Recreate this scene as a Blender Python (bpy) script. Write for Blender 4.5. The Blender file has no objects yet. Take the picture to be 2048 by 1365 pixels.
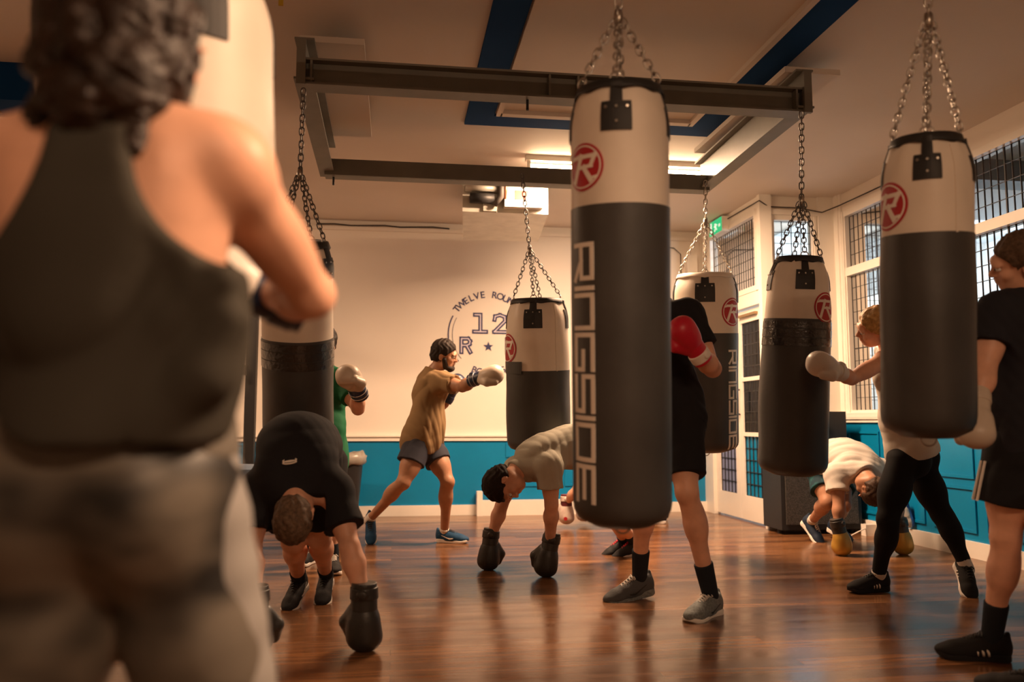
import bpy, math, random
import numpy as np
from mathutils import Vector, Matrix

# ------------------------------------------------------------------ camera
sc = bpy.context.scene
COL = sc.collection
F_PX = 1650.0
YAW = math.radians(8.14)
PIT = math.atan(163 / 1650)
CAM = np.array([0.0, 0.0, 1.0])
FW = np.array([math.sin(YAW) * math.cos(PIT), math.cos(YAW) * math.cos(PIT), math.sin(PIT)])
RT = np.array([math.cos(YAW), -math.sin(YAW), 0.0])
UP = np.cross(RT, FW)
cd = bpy.data.cameras.new('camera')
cd.sensor_width = 36.0
cd.lens = F_PX / 2048 * 36
cd.clip_start = 0.05
cd.clip_end = 60
cd.dof.use_dof = True
cd.dof.focus_distance = 5.3
cd.dof.aperture_fstop = 1.5
cam = bpy.data.objects.new('camera', cd)
COL.objects.link(cam)
cam.location = CAM
cam.rotation_euler = (math.pi / 2 + PIT, 0, -YAW)
sc.camera = cam

# ------------------------------------------------------------------ world, exposure, lamps
wd = bpy.data.worlds.new('world')
sc.world = wd
wd.use_nodes = True
wd.node_tree.nodes['Background'].inputs[0].default_value = (0.10, 0.13, 0.2, 1)
wd.node_tree.nodes['Background'].inputs[1].default_value = 0.25
sc.view_settings.view_transform = 'Standard'
sc.view_settings.look = 'None'
sc.view_settings.exposure = 0.0
sc.view_settings.gamma = 1.0
sc.view_settings.use_curve_mapping = False
try:
    sc.cycles.use_denoising = True
    sc.cycles.max_bounces = 8
    sc.cycles.caustics_reflective = False
    sc.cycles.caustics_refractive = False
    sc.cycles.sample_clamp_indirect = 4.0
except Exception:
    pass
WARM = (1.0, 0.62, 0.375)


def area_lamp(name, loc, size, power, color, rot=(0, 0, 0)):
    l = bpy.data.lights.new(name, 'AREA')
    l.shape = 'RECTANGLE'
    l.size, l.size_y = size
    l.energy = power
    l.color = color
    o = bpy.data.objects.new(name, l)
    COL.objects.link(o)
    o.location = loc
    o.rotation_euler = rot
    return o


area_lamp('lamp_far_tube', (1.88, 6.6, 3.10), (1.5, 0.05), 295, WARM)
area_lamp('lamp_far_left_added', (-2.3, 6.6, 3.10), (1.5, 0.05), 85, WARM, (math.radians(8), 0, 0))  # added to brighten the left of the back wall; no tube fixture there
nl = area_lamp('lamp_near_added', (1.75, 1.3, 2.75), (0.3, 0.3), 31, WARM, (0, math.radians(48), math.radians(2)))  # added lamp aimed at the nearest woman's right side; no track fixture
nl.data.spread = math.radians(95)
area_lamp('lamp_rear_tube', (1.0, -1.3, 3.0), (1.5, 0.05), 72, WARM, (math.radians(20), 0, 0))
area_lamp('lamp_corridor', (5.6, 7.8, 2.9), (2.6, 0.5), 150, (0.95, 0.96, 0.98), (math.radians(55), 0, 0))

# ------------------------------------------------------------------ pixel helpers (2048 x 1365 frame)
def ray(px, py):
    return FW + RT * ((px - 1024) / F_PX) - UP * ((py - 682.5) / F_PX)


def at(px, py, d):
    return CAM + ray(px, py) * d


def gnd(px, py, z=0.0):
    r = ray(px, py)
    return CAM + r * ((z - CAM[2]) / r[2])


def vv(*a):
    return np.array(a, float)


def nrm(v):
    v = np.asarray(v, float)
    return v / max(np.linalg.norm(v), 1e-9)


# ------------------------------------------------------------------ materials
MATS = {}


def mat(name, col, rough=0.6, spec=0.4, metal=0.0, var=0.0, vscale=6.0, bump=0.0, bscale=60.0, emit=None, estr=0.0, sheen=0.0, col2=None, coat=0.0, stretch=(1, 1, 1), detail=3.0):
    if name in MATS:
        return MATS[name]
    m = bpy.data.materials.new(name)
    m.use_nodes = True
    nt = m.node_tree
    b = nt.nodes['Principled BSDF']
    b.inputs['Base Color'].default_value = (*col, 1)
    b.inputs['Roughness'].default_value = rough
    b.inputs['Specular IOR Level'].default_value = spec
    b.inputs['Metallic'].default_value = metal
    b.inputs['Coat Weight'].default_value = coat
    if sheen:
        b.inputs['Sheen Weight'].default_value = sheen
    if emit:
        b.inputs['Emission Color'].default_value = (*emit, 1)
        b.inputs['Emission Strength'].default_value = estr
    tc = nt.nodes.new('ShaderNodeTexCoord')
    mp = nt.nodes.new('ShaderNodeMapping')
    mp.inputs['Scale'].default_value = stretch
    nt.links.new(tc.outputs['Object'], mp.inputs[0])
    if var or col2:
        n = nt.nodes.new('ShaderNodeTexNoise')
        n.inputs['Scale'].default_value = vscale
        n.inputs['Detail'].default_value = detail
        nt.links.new(mp.outputs[0], n.inputs['Vector'])
        cr = nt.nodes.new('ShaderNodeValToRGB')
        if col2:
            c0, c1 = col, col2
            cr.color_ramp.elements[0].position = 0.42
            cr.color_ramp.elements[1].position = 0.58
        else:
            c0 = tuple(max(0, c * (1 - var)) for c in col)
            c1 = tuple(min(1, c * (1 + var)) for c in col)
            cr.color_ramp.elements[0].position = 0.3
            cr.color_ramp.elements[1].position = 0.7
        cr.color_ramp.elements[0].color = (*c0, 1)
        cr.color_ramp.elements[1].color = (*c1, 1)
        nt.links.new(n.outputs['Fac'], cr.inputs[0])
        nt.links.new(cr.outputs[0], b.inputs['Base Color'])
    if bump:
        n2 = nt.nodes.new('ShaderNodeTexNoise')
        n2.inputs['Scale'].default_value = bscale
        n2.inputs['Detail'].default_value = 4
        nt.links.new(mp.outputs[0], n2.inputs['Vector'])
        bp = nt.nodes.new('ShaderNodeBump')
        bp.inputs['Strength'].default_value = bump
        bp.inputs['Distance'].default_value = 0.01
        nt.links.new(n2.outputs['Fac'], bp.inputs['Height'])
        nt.links.new(bp.outputs[0], b.inputs['Normal'])
    MATS[name] = m
    return m


M_WALL = mat('cream wall paint', (0.80, 0.74, 0.66), 0.55, 0.3, var=0.04, vscale=1.2, bump=0.03, bscale=40)
M_CEIL = mat('ceiling paint', (0.66, 0.60, 0.54), 0.7, 0.2, var=0.05, vscale=0.9)
M_WHITE = mat('white gloss paint', (0.82, 0.78, 0.71), 0.35, 0.5, var=0.03, vscale=3)
M_TEAL = mat('teal gloss paint', (0.002, 0.20, 0.42), 0.32, 0.5, var=0.08, vscale=2)
M_BLUE = mat('dark blue paint', (0.006, 0.045, 0.15), 0.9, 0.08, var=0.05, vscale=2)
M_STEEL = mat('painted grey steel', (0.17, 0.165, 0.14), 0.5, 0.4, var=0.12, vscale=5)
M_GALV = mat('galvanised sheet', (0.60, 0.58, 0.52), 0.42, 0.5, metal=0.35, var=0.1, vscale=9)
M_CHAIN = mat('chain steel', (0.42, 0.38, 0.33), 0.32, 0.5, metal=0.9)
M_DCHAIN = mat('dark chain steel', (0.13, 0.12, 0.11), 0.45, 0.5, metal=0.7)
M_CANVAS = mat('white bag vinyl', (0.74, 0.66, 0.56), 0.48, 0.4, var=0.07, vscale=5, bump=0.12, bscale=14)
M_VINYL = mat('black bag vinyl', (0.042, 0.040, 0.038), 0.46, 0.5, var=0.2, vscale=4, bump=0.10, bscale=22)
M_BLACK = mat('black webbing', (0.018, 0.017, 0.017), 0.55, 0.4)
M_DARK = mat('dark plastic', (0.022, 0.022, 0.023), 0.5, 0.4, bump=0.05)
M_RED = mat('emblem red', (0.42, 0.018, 0.025), 0.5, 0.4)
M_PRINT = mat('white print', (0.80, 0.74, 0.66), 0.5, 0.4)
M_CABLE = mat('dark cable', (0.03, 0.025, 0.022), 0.6, 0.3)
M_LEAD = mat('lead came', (0.035, 0.035, 0.038), 0.5, 0.4, metal=0.3)
M_LOGO = mat('navy wall print', (0.045, 0.05, 0.13), 0.6, 0.2)
M_LOGO2 = mat('pale wall print', (0.62, 0.58, 0.66), 0.6, 0.2)
M_TUBE = mat('lit tube', (1, 0.9, 0.8), 0.5, 0.1, emit=(1, 0.68, 0.40), estr=60)
M_SKIN = mat('fair skin', (0.70, 0.385, 0.26), 0.48, 0.4, var=0.12, vscale=14, bump=0.05, bscale=90)
M_SKIN2 = mat('tan skin', (0.40, 0.20, 0.118), 0.48, 0.4, var=0.12, vscale=14, bump=0.05, bscale=90)
M_HAIR = mat('dark brown hair', (0.016, 0.009, 0.006), 0.6, 0.2, bump=0.3, bscale=130, var=0.3, vscale=60)
M_HAIRB = mat('brown hair', (0.045, 0.023, 0.012), 0.6, 0.25, bump=0.35, bscale=150, var=0.3, vscale=70)
M_HAIRG = mat('short grey brown hair', (0.10, 0.062, 0.038), 0.7, 0.2, bump=0.5, bscale=170, var=0.4, vscale=70)
M_BLOND = mat('blonde hair', (0.50, 0.29, 0.10), 0.42, 0.4, bump=0.6, bscale=110, var=0.3, vscale=50)
M_EYE = mat('eye', (0.75, 0.7, 0.65), 0.2, 0.5)
M_RUBBER = mat('white rubber', (0.74, 0.70, 0.64), 0.6, 0.3)
M_SOCKW = mat('white sock', (0.66, 0.62, 0.57), 0.9, 0.1, bump=0.1)
M_SOCKB = mat('black sock', (0.02, 0.024, 0.03), 0.9, 0.1, bump=0.1)


def glass_mat():
    m = bpy.data.materials.new('window glass')
    m.use_nodes = True
    nt = m.node_tree
    nt.nodes.remove(nt.nodes['Principled BSDF'])
    out = nt.nodes['Material Output']
    tr = nt.nodes.new('ShaderNodeBsdfTransparent')
    tr.inputs[0].default_value = (0.86, 0.9, 0.92, 1)
    gl = nt.nodes.new('ShaderNodeBsdfGlossy')
    gl.inputs['Roughness'].default_value = 0.04
    gl.inputs[0].default_value = (0.9, 0.9, 0.9, 1)
    mx = nt.nodes.new('ShaderNodeMixShader')
    fr = nt.nodes.new('ShaderNodeFresnel')
    fr.inputs[0].default_value = 1.18
    nt.links.new(fr.outputs[0], mx.inputs[0])
    nt.links.new(tr.outputs[0], mx.inputs[1])
    nt.links.new(gl.outputs[0], mx.inputs[2])
    nt.links.new(mx.outputs[0], out.inputs[0])
    return m


M_GLASS = glass_mat()


def floor_mat():
    m = bpy.data.materials.new('dark oiled floorboards')
    m.use_nodes = True
    nt = m.node_tree
    b = nt.nodes['Principled BSDF']
    L = nt.links.new
    tc = nt.nodes.new('ShaderNodeTexCoord')
    br = nt.nodes.new('ShaderNodeTexBrick')
    br.offset = 0.37
    br.inputs['Scale'].default_value = 1.0
    br.inputs['Brick Width'].default_value = 1.7
    br.inputs['Row Height'].default_value = 0.095
    br.inputs['Mortar Size'].default_value = 0.0016
    br.inputs['Mortar Smooth'].default_value = 0.3
    br.inputs['Color1'].default_value = (0.28, 0.135, 0.058, 1)
    br.inputs['Color2'].default_value = (0.115, 0.052, 0.024, 1)
    br.inputs['Mortar'].default_value = (0.03, 0.014, 0.007, 1)
    L(tc.outputs['Object'], br.inputs['Vector'])
    mp = nt.nodes.new('ShaderNodeMapping')
    mp.inputs['Scale'].default_value = (1.2, 16, 1)
    L(tc.outputs['Object'], mp.inputs[0])
    n = nt.nodes.new('ShaderNodeTexNoise')
    n.inputs['Scale'].default_value = 2.2
    n.inputs['Detail'].default_value = 6
    L(mp.outputs[0], n.inputs['Vector'])
    cr = nt.nodes.new('ShaderNodeValToRGB')
    cr.color_ramp.elements[0].position = 0.3
    cr.color_ramp.elements[0].color = (0.55, 0.5, 0.47, 1)
    cr.color_ramp.elements[1].position = 0.75
    cr.color_ramp.elements[1].color = (1.15, 1.12, 1.1, 1)
    L(n.outputs['Fac'], cr.inputs[0])
    mx = nt.nodes.new('ShaderNodeMix')
    mx.data_type = 'RGBA'
    mx.blend_type = 'MULTIPLY'
    mx.inputs['Factor'].default_value = 1.0
    L(br.outputs['Color'], mx.inputs['A'])
    L(cr.outputs[0], mx.inputs['B'])
    L(mx.outputs['Result'], b.inputs['Base Color'])
    n2 = nt.nodes.new('ShaderNodeTexNoise')
    n2.inputs['Scale'].default_value = 1.6
    n2.inputs['Detail'].default_value = 5
    mp2 = nt.nodes.new('ShaderNodeMapping')
    mp2.inputs['Scale'].default_value = (1, 5, 1)
    L(tc.outputs['Object'], mp2.inputs[0])
    L(mp2.outputs[0], n2.inputs['Vector'])
    mr = nt.nodes.new('ShaderNodeMapRange')
    mr.inputs[1].default_value = 0.3
    mr.inputs[2].default_value = 0.7
    mr.inputs[3].default_value = 0.15
    mr.inputs[4].default_value = 0.27
    L(n2.outputs['Fac'], mr.inputs[0])
    L(mr.outputs[0], b.inputs['Roughness'])
    b.inputs['Specular IOR Level'].default_value = 0.45
    bp = nt.nodes.new('ShaderNodeBump')
    bp.inputs['Strength'].default_value = 0.14
    bp.inputs['Distance'].default_value = 0.004
    L(n.outputs['Fac'], bp.inputs['Height'])
    bp2 = nt.nodes.new('ShaderNodeBump')
    bp2.invert = True
    bp2.inputs['Strength'].default_value = 0.3
    bp2.inputs['Distance'].default_value = 0.003
    L(br.outputs['Fac'], bp2.inputs['Height'])
    L(bp.outputs[0], bp2.inputs['Normal'])
    L(bp2.outputs[0], b.inputs['Normal'])
    return m


M_FLOOR = floor_mat()

# ------------------------------------------------------------------ object helpers
ORG = {}


def tag(o, label=None, cat=None, group=None, kind=None):
    if label:
        o['label'] = label
    if cat:
        o['category'] = cat
    if group:
        o['group'] = group
    if kind:
        o['kind'] = kind
    return o


def empty(name, loc, label=None, cat=None, group=None, kind=None):
    o = bpy.data.objects.new(name, None)
    o.empty_display_size = 0.1
    COL.objects.link(o)
    o.location = Vector(loc)
    ORG[o.name] = np.asarray(loc, float)
    return tag(o, label, cat, group, kind)


def mesh_obj(name, V, Q, m, parent=None, smooth=False, label=None):
    """V in world coordinates; Q an (n,4) array or a list of index tuples."""
    V = np.asarray(V, float)
    org = ORG[parent.name] if parent is not None else np.zeros(3)
    me = bpy.data.meshes.new(name)
    if isinstance(Q, np.ndarray):
        me.vertices.add(len(V))
        me.vertices.foreach_set('co', (V - org).astype(np.float32).ravel())
        n, k = Q.shape
        me.loops.add(n * k)
        me.loops.foreach_set('vertex_index', Q.astype(np.int32).ravel())
        me.polygons.add(n)
        me.polygons.foreach_set('loop_start', np.arange(0, n * k, k, dtype=np.int32))
        me.update(calc_edges=True)
    else:
        me.from_pydata((V - org).tolist(), [], Q)
    if smooth:
        me.polygons.foreach_set('use_smooth', [True] * len(me.polygons))
        if smooth == 'auto':
            try:
                me.set_sharp_from_angle(angle=math.radians(40))
            except Exception:
                pass
    me.materials.append(m)
    me.validate()
    me.update()
    o = bpy.data.objects.new(name, me)
    COL.objects.link(o)
    if parent is not None:
        o.parent = parent
    ORG[o.name] = org
    if label:
        o['label'] = label
    return o


class MB:
    def __init__(s):
        s.v = []
        s.f = []

    def add(s, V, Fc):
        b = len(s.v)
        s.v.extend([tuple(map(float, p)) for p in V])
        s.f.extend([tuple(int(i) + b for i in f) for f in Fc])
        return s

    def box(s, c, size, R=None):
        c = np.asarray(c, float)
        h = np.asarray(size, float) / 2
        P_ = np.array([[x, y, z] for x in (-1, 1) for y in (-1, 1) for z in (-1, 1)]) * h
        if R is not None:
            P_ = P_ @ np.asarray(R).T
        return s.add(P_ + c, [(0, 1, 3, 2), (4, 6, 7, 5), (0, 4, 5, 1), (2, 3, 7, 6), (0, 2, 6, 4), (1, 5, 7, 3)])

    def bb(s, x0, x1, y0, y1, z0, z1):
        return s.box(((x0 + x1) / 2, (y0 + y1) / 2, (z0 + z1) / 2), (abs(x1 - x0), abs(y1 - y0), abs(z1 - z0)))

    def tube(s, pts, r, n=8, closed=False, caps=True):
        pts = [np.asarray(p, float) for p in pts]
        m = len(pts)
        rr = r if isinstance(r, (list, tuple, np.ndarray)) else [r] * m
        V = []
        ref = None
        for i in range(m):
            if closed:
                t = nrm(pts[(i + 1) % m] - pts[i - 1])
            else:
                t = nrm(pts[min(i + 1, m - 1)] - pts[max(i - 1, 0)])
            if ref is None:
                ref = np.array([0, 0, 1.0]) if abs(t[2]) < 0.9 else np.array([1.0, 0, 0])
            a = nrm(ref - t * (ref @ t))
            b = np.cross(t, a)
            ref = a
            for k in range(n):
                th = 2 * math.pi * k / n
                V.append(pts[i] + (a * math.cos(th) + b * math.sin(th)) * rr[i])
        Fc = []
        for i in range(m if closed else m - 1):
            j = (i + 1) % m
            for k in range(n):
                k2 = (k + 1) % n
                Fc.append((i * n + k, i * n + k2, j * n + k2, j * n + k))
        if caps and not closed:
            Fc.append(tuple(range(n))[::-1])
            Fc.append(tuple(range((m - 1) * n, m * n)))
        return s.add(V, Fc)

    def link(s, c, t, b, L, W, r):
        """one stadium-shaped chain link: centre c, long axis t, wide axis b."""
        t, b = nrm(t), nrm(b)
        pts = []
        for k in range(12):
            th = 2 * math.pi * k / 12
            ca, sa = math.cos(th), math.sin(th)
            pts.append(c + t * (math.copysign(L / 2 - W / 2, ca) * (abs(ca) > 0.2) + ca * W / 2) + b * sa * W / 2)
        return s.tube(pts, r, 5, closed=True)

    def chain(s, pts, pitch=0.028, W=0.024, r=0.0034):
        pts = [np.asarray(p, float) for p in pts]
        seg = [np.linalg.norm(pts[i + 1] - pts[i]) for i in range(len(pts) - 1)]
        tot = sum(seg)
        n = max(2, int(round(tot / pitch)))
        pitch = tot / n
        for i in range(n):
            q = (i + 0.5) * pitch
            k = 0
            while k < len(seg) - 1 and q > seg[k]:
                q -= seg[k]
                k += 1
            t = nrm(pts[k + 1] - pts[k])
            c = pts[k] + t * q
            a = nrm(np.cross(t, [0.31, 0.85, 0.12]))
            b = a if i % 2 == 0 else np.cross(t, a)
            b = nrm(b + 0.25 * np.cross(t, b) * math.sin(i * 1.7))
            s.link(c, t, b, pitch + 2.6 * r, W, r)
        return s

    def obj(s, name, m, parent=None, smooth=False, label=None):
        return mesh_obj(name, s.v, s.f, m, parent, smooth, label)


def struct(o, label=None, cat=None):
    o['kind'] = 'structure'
    return tag(o, label, cat)


def basis(u, r):
    """columns: right, forward, up"""
    u = nrm(u)
    r = np.asarray(r, float)
    r = nrm(r - u * (r @ u))
    return np.stack([r, np.cross(u, r), u], 1)

# ------------------------------------------------------------------ setting
XL, XR, XD, XO = -4.3, 4.30, 3.52, 7.2
YB, YT, YR, ZC = 9.10, 7.50, -2.6, 3.22

mb = MB().bb(XL - .1, XO + .1, YR - .1, YB + .1, -0.12, 0)
struct(mb.obj('floor', M_FLOOR), 'dark glossy wooden floorboards')
mb = MB().bb(XL - .1, XO + .1, YR - .1, YB + .1, ZC, ZC + .12)
struct(mb.obj('ceiling', M_CEIL), 'cream painted ceiling')
struct(MB().bb(XL, XO, YB, YB + .12, 0, ZC).obj('wall_back', M_WALL), 'cream back wall above blue panelling')
struct(MB().bb(XL - .12, XL, YR, YB, 0, ZC).obj('wall_left', M_WALL), 'cream wall on the left')
struct(MB().bb(XL, XO, YR - .12, YR, 0, ZC).obj('wall_rear', M_WALL), 'cream wall behind the camera')
struct(MB().bb(XO, XO + .12, YR, YB, 0, ZC).obj('wall_outer', mat('corridor paint', (0.70, 0.72, 0.73), 0.7, 0.2)), 'pale corridor wall beyond the windows')

struct(MB().bb(XD + .12, XO, YB - .02, YB, 0, ZC).obj('wall_corridor', mat('grey corridor paint', (0.46, 0.48, 0.48), 0.7, 0.2, var=.15, vscale=.8)), 'grey end wall of the corridor beyond the glass')
struct(MB().bb(XR + .14, XO, YR, YB, ZC - .02, ZC).obj('ceiling_corridor', mat('pale corridor ceiling', (0.62, 0.68, 0.72), 0.7, 0.2)), 'pale ceiling of the corridor beyond the glass')
WIN = [(7.36, 5.86), (5.74, 4.24)]
SILL, WTOP = 1.06, 3.04
mb = MB()
mb.bb(XR, XR + .14, YR, YT, 0, SILL)
mb.bb(XR, XR + .14, YR, YT, WTOP, ZC)
mb.bb(XR, XR + .14, 7.36, YT + .1, SILL, WTOP)
mb.bb(XR, XR + .14, 5.74, 5.86, SILL, WTOP)
mb.bb(XR, XR + .14, YR, 4.24, SILL, WTOP)
struct(mb.obj('wall_right', M_WALL), 'cream wall around the leaded windows')
# short wall facing the camera, with the narrow window
mb = MB()
mb.bb(XD + .12, XR + .14, YT, YT + .12, 0, SILL)
mb.bb(XD + .12, XR + .14, YT, YT + .12, WTOP, ZC)
mb.bb(XD + .12, 3.62, YT, YT + .12, SILL, WTOP)
mb.bb(4.12, XR, YT, YT + .12, SILL, WTOP)
struct(mb.obj('wall_porch', M_WALL), 'short cream wall with the narrow window')
# wall that holds the glazed doors
mb = MB()
mb.bb(XD, XD + .12, YT - .02, 7.56, 0, ZC)
mb.bb(XD, XD + .12, 8.84, YB, 0, ZC)
mb.bb(XD, XD + .12, 7.56, 8.84, 2.16, 2.30)
mb.bb(XD, XD + .12, 7.56, 8.84, 3.10, ZC)
struct(mb.obj('wall_doorway', M_WHITE), 'white framed wall holding the glazed doors')


def lattice(mb, o, u, w, h, nu, nv, thick_u=0, thick_v=(), t=0.0042):
    """lead cames on a pane: o corner, u horizontal unit, z up."""
    o, u = np.asarray(o, float), np.asarray(u, float)
    n = np.cross(u, [0, 0, 1.0])
    R = np.stack([u, n, [0, 0, 1]], 1)
    for i in range(nu + 1):
        tt = t * (2.6 if thick_u and i % thick_u == 0 else 1)
        mb.box(o + u * (w * i / nu) + vv(0, 0, h / 2), (tt, 0.012, h), R)
    for j in range(nv + 1):
        tt = t * (2.6 if j in thick_v else 1)
        mb.box(o + u * (w / 2) + vv(0, 0, h * j / nv), (w, 0.011, tt), R)


def window(idx, o, u, w, rows, label, nu_w=0.075, nv_h=0.115, thick=6, fr=0.055, depth=0.10):
    """o: bottom corner of the opening; rows: (z0, z1) of the glazed lights."""
    o, u = np.asarray(o, float), np.asarray(u, float)
    n = np.cross(u, [0, 0, 1.0])
    R = np.stack([u, n, [0, 0, 1]], 1)
    z0, z1 = rows[0][0] - fr, rows[-1][1] + fr
    mb = MB()
    cz = (z0 + z1) / 2
    for s_ in (fr / 2, w - fr / 2):
        mb.box(vv(*(o + u * s_)[:2], cz), (fr, depth, z1 - z0), R)
        mb.box(vv(*(o + u * s_ - n * 0.0)[:2], cz), (fr * .5, depth + .03, z1 - z0), R)
    edges = [z0] + [v for r in rows for v in r] + [z1]
    for k in range(0, len(edges), 2):
        mb.box(vv(*(o + u * (w / 2))[:2], (edges[k] + edges[k + 1]) / 2), (w, depth + .012, edges[k + 1] - edges[k]), R)
    root = struct(mb.obj('window_%d' % idx, M_WHITE), label)
    for (a, b) in rows:
        ww, hh = w - 2 * fr, b - a
        oo = vv(*(o + u * fr)[:2], a)
        l = MB()
        nu = max(3, round(ww / nu_w))
        nv = max(2, round(hh / nv_h))
        lattice(l, oo, u, ww, hh, nu, nv, thick, (nv // 2,) if nv > 7 else ())
        lo = l.obj('lead_lattice', M_LEAD, root)
        g = MB().box(oo + u * (ww / 2) + vv(0, 0, hh / 2), (ww, 0.004, hh), R)
        g.obj('glass_pane', M_GLASS, root)
    return root


window(1, (XR + .05, 7.36, SILL), (0, -1, 0), 1.5, [(SILL + .055, 2.40), (2.48, WTOP - .055)], 'leaded window in the right wall next to the corner')
window(2, (XR + .05, 5.74, SILL), (0, -1, 0), 1.5, [(SILL + .055, 2.40), (2.48, WTOP - .055)], 'leaded window in the right wall behind the tall bag')
window(3, (XD + .05, 7.56 + 1.28, 2.3), (0, -1, 0), 1.28, [(2.35, 3.05)], 'leaded light above the glazed doors', 0.055, 0.10)
window(4, (3.62, YT + .05, SILL), (1, 0, 0), 0.50, [(SILL + .05, 2.98)], 'narrow leaded window beside the doors', 0.105, 0.108, 0, 0.05)


def door(idx, y0, y1, label, low_mat, handle):
    mb = MB()
    t, st = 0.045, 0.095
    x = XD + .04
    mb.bb(x, x + t, y0, y0 + st, 0.02, 2.14)
    mb.bb(x, x + t, y1 - st, y1, 0.02, 2.14)
    rails = [(0.02, 0.26), (0.86, 0.90), (1.42, 1.46), (2.02, 2.14)]
    for a, b in rails:
        mb.bb(x, x + t, y0 + st, y1 - st, a, b)
    root = struct(mb.obj('door_%d' % idx, M_WHITE), label)
    panes = [(0.26, 0.86), (0.90, 1.42), (1.46, 2.02)]
    w = y1 - y0 - 2 * st
    for k, (a, b) in enumerate(panes):
        l = MB()
        lattice(l, (x + t * .5, y1 - st, a), (0, -1, 0), w, b - a, 5, 5, t=0.005)
        l.obj('lead_lattice', M_LEAD, root)
        if k == 0:
            MB().bb(x + .028, x + .034, y0 + st, y1 - st, a, b).obj('lower_panel', low_mat, root)
        elif k == 1:
            MB().bb(x + .022, x + .025, y0 + st, y1 - st, a, b).obj('glass_pane', M_GLASS, root)
            MB().bb(x + .030, x + .034, y0 + st, y1 - st, a, a + .26).obj('frosted_strip', mat('blue grey film', (0.26, 0.30, 0.46), 0.5), root)
        else:
            MB().bb(x + .022, x + .025, y0 + st, y1 - st, a, b).obj('glass_pane', M_GLASS, root)
    if handle:
        y = y1 - st * .5
        MB().tube([(x - .01, y, 1.08), (x - .05, y, 1.10), (x - .05, y, 1.32), (x - .01, y, 1.34)], 0.009, 8).obj('door_handle', M_DARK, root, True)
        MB().bb(x - .035, x, y0 + .12, y1 - .1, 2.075, 2.10).obj('closer_arm', mat('brass arm', (0.3, 0.2, 0.1), 0.4, metal=0.6), root)
    return root


door(1, 7.565, 8.195, 'white glazed door leaf next to the narrow window', M_TEAL, True)
door(2, 8.205, 8.835, 'white glazed door leaf nearer the back wall', mat('blue grey panel', (0.20, 0.24, 0.42), 0.5), False)

# skirting, dado rails, panelling
def wains(idx, p0, p1, n, top, panels, label, cap=True):
    """painted panelling from p0 to p1 (xy), n into the room; panels: list of (s0, s1, z0, z1)."""
    p0, p1, n = vv(*p0, 0), vv(*p1, 0), vv(*n, 0)
    u = nrm(p1 - p0)
    Lh = np.linalg.norm(p1 - p0)
    R = np.stack([u, n, [0, 0, 1]], 1)
    mb = MB()
    mb.box(p0 + u * Lh / 2 + n * .008 + vv(0, 0, top / 2), (Lh, .016, top), R)
    for (a, b, z0, z1) in panels:
        for (s0, s1, q0, q1) in ((a, b, z0, z0 + .022), (a, b, z1 - .022, z1), (a, a + .022, z0 + .022, z1 - .022), (b - .022, b, z0 + .022, z1 - .022)):
            mb.box(p0 + u * (s0 + s1) / 2 + n * .022 + vv(0, 0, (q0 + q1) / 2), (s1 - s0, .014, q1 - q0), R)
    root = struct(mb.obj('trim_%d' % idx, M_TEAL), label)
    if cap:
        c = MB()
        c.box(p0 + u * Lh / 2 + n * .018 + vv(0, 0, top + .025), (Lh, .036, .05), R)
        c.box(p0 + u * Lh / 2 + n * .026 + vv(0, 0, top + .052), (Lh, .052, .016), R)
        c.obj('dado_rail', M_WHITE, root)
    return root


pan = []
s = 0.25
while s < 7.4:
    pan.append((s, s + .52, .30, .56))
    pan.append((s, s + .52, .62, .78))
    s += 0.66
wains(1, (XL, YB), (XD, YB), (0, -1), .80, [q for q in pan if q[1] < 7.75 and (q[0] < 2.4 or q[0] > 4.9)], 'blue wooden panelling along the back wall')
pan = [(s_, s_ + .50, a, b) for s_ in (.15, .75, 1.35, 1.95, 2.55, 3.15) for (a, b) in ((.18, .52), (.58, .92))]
wains(2, (XR, YT), (XR, YR), (-1, 0), 1.0, pan, 'blue wooden panelling below the right windows')
wains(3, (XD + .0, YT), (XR, YT), (0, -1), 1.0, [(.1, .40, .15, .9), (.45, .72, .15, .9)], 'blue panel below the narrow window')
struct(MB().bb(XL, XD, YB - .045, YB, 0, .11).obj('baseboard_back', M_WHITE), 'white skirting along the back wall')
struct(MB().bb(XR - .045, XR, YR, YT, 0, .12).obj('baseboard_right', M_WHITE), 'pale skirting along the right wall')
struct(MB().bb(XD, XR - .045, YT - .045, YT, 0, .10).obj('baseboard_porch', M_WHITE), 'white skirting under the narrow window')
mb = MB().bb(.92, 2.4, YB - .14, YB - .045, 0, .16)
mb.bb(.90, .96, YB - .16, YB - .045, 0, .26)
struct(mb.obj('trim_4', M_WHITE), 'white boxed pipes along the skirting')
struct(MB().bb(XL, XD, YB - .03, YB, 3.11, 3.15).obj('trim_5', M_WALL), 'picture rail high on the back wall')
# window boards and posts
mb = MB().bb(XR - .05, XR + .02, YR, YT, SILL - .03, SILL + .03)
mb.bb(XR - .02, XR + .02, 7.34, 7.48, SILL, ZC).bb(XR - .03, XR, 7.38, 7.44, SILL, ZC)
mb.bb(XR - .02, XR + .02, 5.74, 5.86, SILL, WTOP)
struct(mb.obj('trim_6', M_WHITE), 'white sill and posts of the right windows')
mb = MB().bb(XD - .02, XD + .10, YT - .05, YT + .01, 0, ZC).bb(XD + .10, 3.62, YT - .03, YT, SILL, ZC).bb(4.12, XR, YT - .03, YT, SILL, ZC).bb(3.62, 4.12, YT - .03, YT, 3.03, 3.08)
struct(mb.obj('trim_7', M_WHITE), 'white posts at the corner of the doorway wall')
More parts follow.
